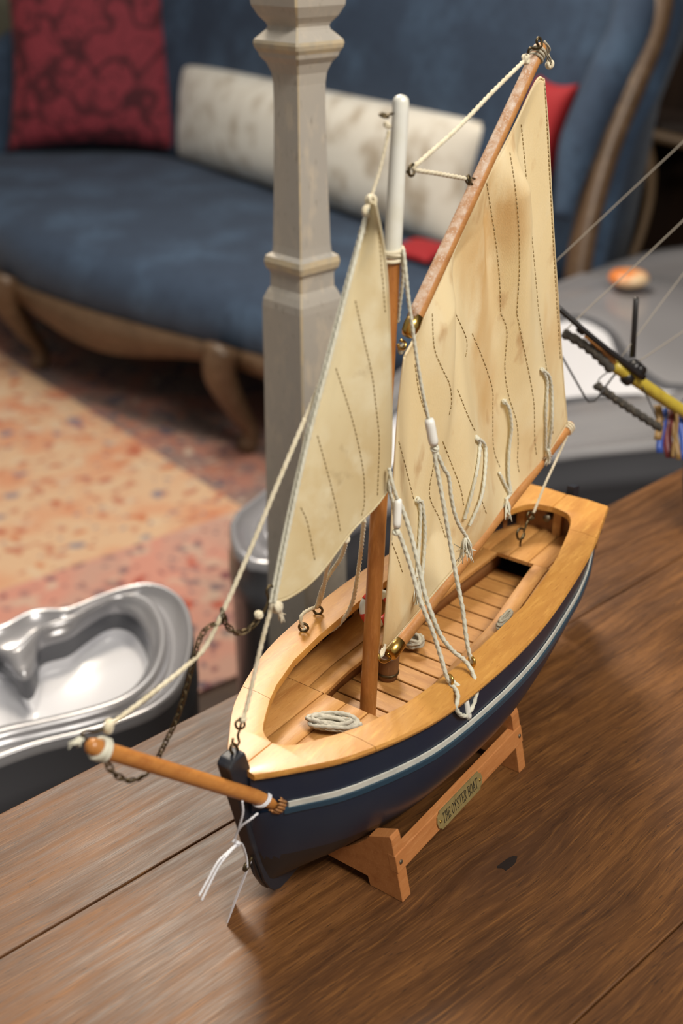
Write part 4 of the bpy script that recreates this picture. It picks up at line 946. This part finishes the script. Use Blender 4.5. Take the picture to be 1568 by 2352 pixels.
G = {'T': [[(.5, 0), (.5, 1)], [(.02, .86), (.02, 1), (.98, 1), (.98, .86)], [(.32, 0), (.68, 0)]],
     'H': [[(.2, 0), (.2, 1)], [(.8, 0), (.8, 1)], [(.2, .52), (.8, .52)], [(.05, 0), (.35, 0)], [(.65, 0), (.95, 0)], [(.05, 1), (.35, 1)], [(.65, 1), (.95, 1)]],
     'E': [[(.22, 0), (.22, 1)], [(.05, 1), (.9, 1), (.9, .84)], [(.22, .52), (.66, .52), (.66, .62)], [(.66, .52), (.66, .42)], [(.05, 0), (.92, 0), (.92, .18)]],
     'O': [[(.5 + .42 * math.cos(q), .5 + .5 * math.sin(q)) for q in np.linspace(0, 2 * math.pi, 17)]],
     'Y': [[(.12, 1), (.5, .48), (.88, 1)], [(.5, .48), (.5, 0)], [(.0, 1), (.28, 1)], [(.72, 1), (1, 1)], [(.32, 0), (.68, 0)]],
     'S': [[(.85, .78), (.80, .93), (.5, 1), (.2, .9), (.17, .72), (.35, .57), (.68, .44), (.85, .27), (.78, .08), (.5, 0), (.2, .06), (.13, .24)]],
     'R': [[(.2, 0), (.2, 1)], [(.05, 1), (.55, 1), (.82, .9), (.85, .74), (.72, .58), (.5, .52), (.2, .52)], [(.48, .52), (.78, .08), (.98, 0)], [(.05, 0), (.38, 0)]],
     'B': [[(.2, 0), (.2, 1)], [(.05, 1), (.55, 1), (.8, .9), (.8, .64), (.55, .53), (.2, .53)], [(.55, .53), (.85, .4), (.85, .12), (.6, 0), (.05, 0)]],
     'A': [[(.14, 0), (.5, 1), (.86, 0)], [(.28, .36), (.72, .36)], [(.0, 0), (.3, 0)], [(.7, 0), (1, 0)]]}
txt = 'THE OYSTER BOAT'; adv = {' ': .55}; tot = sum(adv.get(c, 1.16) for c in txt); x0, x1 = pu0 + .0062, pu1 - .0060; cw = (x1 - x0) / tot; hh = .0074; x = x0
for ch in txt:
    if ch != ' ':
        parts = []
        for ln in G[ch]:
            for p, q in zip(ln, ln[1:]):
                p = np.array(p); q = np.array(q); d = (q - p) * np.array((cw, hh)); l_ = np.linalg.norm(d); nrm = np.array((-d[1], d[0])) / (l_ + 1e-9)
                hw_ = .00026 if abs(d[1]) > abs(d[0]) else .00016; a_ = np.array((x + p[0] * cw, (p[1] - .5) * hh)); b_ = np.array((x + q[0] * cw, (q[1] - .5) * hh)); e_ = d / (l_ + 1e-9) * .0001
                cs = [a_ - e_ + nrm * hw_, b_ + e_ + nrm * hw_, b_ + e_ - nrm * hw_, a_ - e_ - nrm * hw_]
                V = [fc(c_[0], -c_[1], .0009) for c_ in cs] + [fc(c_[0], -c_[1], .00122) for c_ in cs]
                parts.append((V, [(0, 1, 2, 3), (7, 6, 5, 4)] + [(i, (i + 1) % 4, 4 + (i + 1) % 4, 4 + i) for i in range(4)]))
        cobj('letter', *join(parts), M['ink'], plate)
    x += cw * adv.get(ch, 1.16)
tag(cradle, 'orange-brown wooden display cradle with brass plate holding up the navy boat', 'cradle')

# ================================================================== PRICE TAG
t0 = boat_world(bv(590, 1840, .014)); tagr = empty('price_tag', tuple(t0)); T0 = np.array(t0)
def tw(L_): return [boat_world(bv(x, y, v)) - T0 for x, y, v in L_]
sc_ = sp0 + sdir * .0135
b1 = np.cross(sdir, (0, 0, 1.)); b1 /= np.linalg.norm(b1); b2 = np.cross(sdir, b1)
for k in range(2):
    ring = [boat_world(sc_ + sdir * (.0016 * k + .0016 * math.sin(t)) + .0050 * (math.cos(t) * b1 + math.sin(t) * b2)) - T0 for t in np.linspace(0, 2 * math.pi, 26, endpoint=False)]
    obj('loop', *tube_geo(ring, .0006, 7, ring=True), M['string'], tagr)
for L_ in ([(592, 1868, .017), (575, 1882, .016), (556, 1896, .012), (543, 1915, .008), (540, 1935, .006), (545, 1945, .006)], [(556, 1840, .012), (558, 1865, .012), (552, 1890, .010), (542, 1920, .007), (534, 1935, .006)],
           [(545, 1937, .006), (525, 1955, .006), (500, 1980, .006), (478, 2020, .006), (457, 2058, .006)], [(545, 1940, .006), (530, 1955, .007), (505, 1985, .007), (484, 2025, .007), (463, 2068, .007)],
           [(545, 1938, .006), (556, 1940, .004), (566, 1970, .002), (568, 1992, .002)]):
    P = spline(tw(L_), 60); obj('string', *tube_geo(P, .00062, 7, 3, .003, .2), M['string'], tagr)
obj('knot', *knot_geo(tw([(545, 1938, .006)])[0], .0012, 71), M['string'], tagr)
cA = boat_world(bv(571, 1996, .004)); cB = gz(522, 2120, .0012)
hz = np.array((.0, .022, 0)) @ np.eye(3); vd = ray(545, 2060).copy(); vd[2] = 0; vd /= np.linalg.norm(vd); ed_ = cB - cA; rr0 = ray(545, 2060); hz = rr0 - ed_ * (rr0[2] / ed_[2]); hz = hz / np.linalg.norm(hz) * .018 + np.array((vd[1], -vd[0], 0)) * -.0012
sd_ = np.array((vd[1], -vd[0], 0)) * .0004
V = [cA - T0 + (hz * .3), cA - T0 + hz, cB - T0 + hz, cB - T0]; V = [v - sd_ for v in V] + [v + sd_ for v in V]
obj('card', V, [(0, 1, 2, 3), (7, 6, 5, 4)] + [(i, (i + 1) % 4, 4 + (i + 1) % 4, 4 + i) for i in range(4)], M['card'], tagr, smooth=False)
tag(tagr, 'small white card price tag on white string tied to the bowsprit', 'price tag')
se = bv(566, 1990, .001); eye(se, (.2, 1, 0), (-.8, 0, -.5), .0024, .0010, shank=.006)

# ================================================================== SECOND MODEL SHIP (only its bow reaches into view)
s0 = gd(1590, 1010, 1.06); ship = empty('model_ship', (s0[0] + .12, s0[1] + .02, 0.0)); S0 = np.array(ship.location)
def sw(x, y, d): return gd(x, y, d * .94) - S0
def sobj(name, V, Fc, material, smooth=True, parent=None): return obj(name, V, Fc, material, parent or ship, smooth)
sobj('bowsprit', *tube_geo(spline([sw(1408, 838, 1.05), sw(1568, 945, 1.11), sw(1640, 992, 1.14)], 14), .0056, 14), M['yellow'])
sobj('jib_boom', *tube_geo(spline([sw(1270, 697, 1.02), sw(1360, 775, 1.03), sw(1478, 868, 1.06)], 14), [.0024] * 10 + [.0028] * 4, 10), M['blackpaint'])
sobj('lower_spar', *tube_geo(spline([sw(1345, 770, 1.04), sw(1412, 834, 1.05)], 8), .0024, 10), M['gaff'])
sobj('flag_staff', *tube_geo([sw(1460, 684, 1.06), sw(1460, 692, 1.06), sw(1452, 820, 1.06)], [.0022, .0024, .0026], 10), M['blackpaint'])
for x, y, r in ((1455, 845, .0075), (1440, 868, .0062), (1468, 850, .0055), (1334, 758, .0036)):
    V, Fc = join([tube_geo([sw(x - 8, y - 6, 1.06), sw(x + 8, y + 7, 1.065)], [r, r * .9], 10), torus_geo(.001, .0006, 8, 5)]); sobj('cap_fitting', *tube_geo([sw(x - 9, y - 6, 1.06), sw(x - 4, y - 3, 1.06), sw(x + 5, y + 4, 1.065), sw(x + 9, y + 7, 1.065)], [r * .7, r, r, r * .7], 12), M['blackpaint'])
def braid(name, L_, r): sobj(name, *tube_geo(spline([sw(*p) for p in L_], 120), r, 9, 2, .008, .16), M['braid'])
braid('rolled_sail', [(1292, 764, 1.04), (1330, 785, 1.04), (1370, 815, 1.045), (1405, 850, 1.05)], .0040)
braid('rolled_sail', [(1368, 882, 1.06), (1380, 893, 1.06), (1440, 935, 1.075), (1516, 984, 1.09)], .0036)
def thread(L_, r=.00055, m_='wire'): sobj('rigging_line', *tube_geo(spline([sw(*p) for p in L_], 16), r, 6), M[m_])
thread([(1284, 808, 1.05), (1318, 868, 1.05), (1346, 916, 1.05), (1357, 926, 1.05), (1368, 918, 1.05), (1402, 872, 1.055), (1420, 850, 1.06)], .0009)
thread([(1255, 620, 1.06), (1420, 465, 1.08), (1660, 240, 1.12)], .00050, 'palethread')
thread([(1295, 762, 1.04), (1370, 690, 1.05), (1480, 590, 1.08), (1660, 420, 1.12)], .00055, 'palethread')
thread([(1425, 822, 1.05), (1500, 720, 1.08), (1568, 630, 1.11), (1660, 510, 1.14)], .00050, 'palethread')
thread([(1466, 830, 1.06), (1568, 762, 1.10), (1660, 700, 1.13)], .00055, 'palethread')
thread([(1450, 842, 1.06), (1478, 895, 1.07), (1508, 962, 1.09)], .00065)
thread([(1518, 972, 1.09), (1568, 918, 1.11), (1640, 840, 1.13)], .00055)
thread([(1370, 884, 1.06), (1378, 868, 1.06), (1402, 850, 1.055)], .0006)
# bow of the hull, bands of paint; hull runs on to the right out of view
def hull_ring(k):                           # k 0 bow .. 1 stern, returns top/bottom half profile in ship space
    return None
bowd = [ ('bow_panel', 'shipgold', 1500, 1516, 932, 1010), ('bow_panel', 'shipblue', 1512, 1526, 940, 1040), ('bow_panel', 'shipred', 1526, 1546, 944, 1052), ('bow_panel', 'shipgold', 1546, 1556, 950, 1056), ('bow_panel', 'shipblue', 1556, 1574, 955, 1056), ('bow_panel', 'shipgold', 1574, 1600, 960, 1056)]
for k, (nm, mt, xa, xb, ya, yb) in enumerate(bowd):
    P = []
    for x, dd in ((xa, 1.105 + .002 * k), (xb + 2, 1.107 + .002 * k)):
        for y in np.linspace(ya - 2, yb, 8): P.append((x + 6 * math.sin((y - 930) / 130 * 5 + k), y, dd + .006 * math.cos((y - 930) / 130 * math.pi)))
    V = [sw(*p) for p in P] + [sw(p[0], p[1], p[2] + .022) for p in P]; Fc = []
    for j in range(7):
        Fc += [(j, j + 1, 9 + j, 8 + j), (16 + j, 24 + j, 25 + j, 17 + j), (j, 16 + j, 17 + j, j + 1), (8 + j, 9 + j, 25 + j, 24 + j)]
    Fc += [(0, 8, 24, 16), (7, 23, 31, 15)]
    sobj(nm, V, Fc, M[mt])
for x, y0, y1, m_ in ((1549, 950, 1050, 'shipgold'),):
    sobj('gilt_line', *tube_geo(spline([sw(x + 5 * math.sin((y - 930) / 26), y, 1.100) for y in np.linspace(y0, y1, 7)], 24), .0016, 8), M[m_])
V = []; Fc = []
for i, t in enumerate(np.linspace(0, 1, 16)):
    hw_ = .045 * math.sin(math.pi * min(1, t * 1.1 + .03) ** .6) ** .8 + .004
    zc = [(.030 - .028 * min(1, t * 3), .0), (.020, .45), (.045, .85), (.075 + .02 * t, 1.0)]
    c = np.array((s0[0] + .016 + .34 * t, s0[1] + .022 + .10 * t, 0)) - S0; nn = np.array((-.28, .96, 0))
    for zz, q in zc: V.append(c - nn * hw_ * q + np.array((0, 0, zz)))
    for zz, q in zc[::-1]: V.append(c + nn * hw_ * q + np.array((0, 0, zz)))
for i in range(15):
    for k in range(8): Fc.append((i * 8 + k, i * 8 + (k + 1) % 8, i * 8 + 8 + (k + 1) % 8, i * 8 + 8 + k))
Fc += [tuple(range(8)), tuple(range(120, 128))]
sobj('hull', V, Fc, M['blackpaint'])
sobj('mast', *tube_geo([np.array((.0, .03, .04)), np.array((.0, .03, .55))], .004, 10), M['gaff'])
tag(ship, 'black and yellow bowsprit and painted bow of a second model ship', 'model boat')
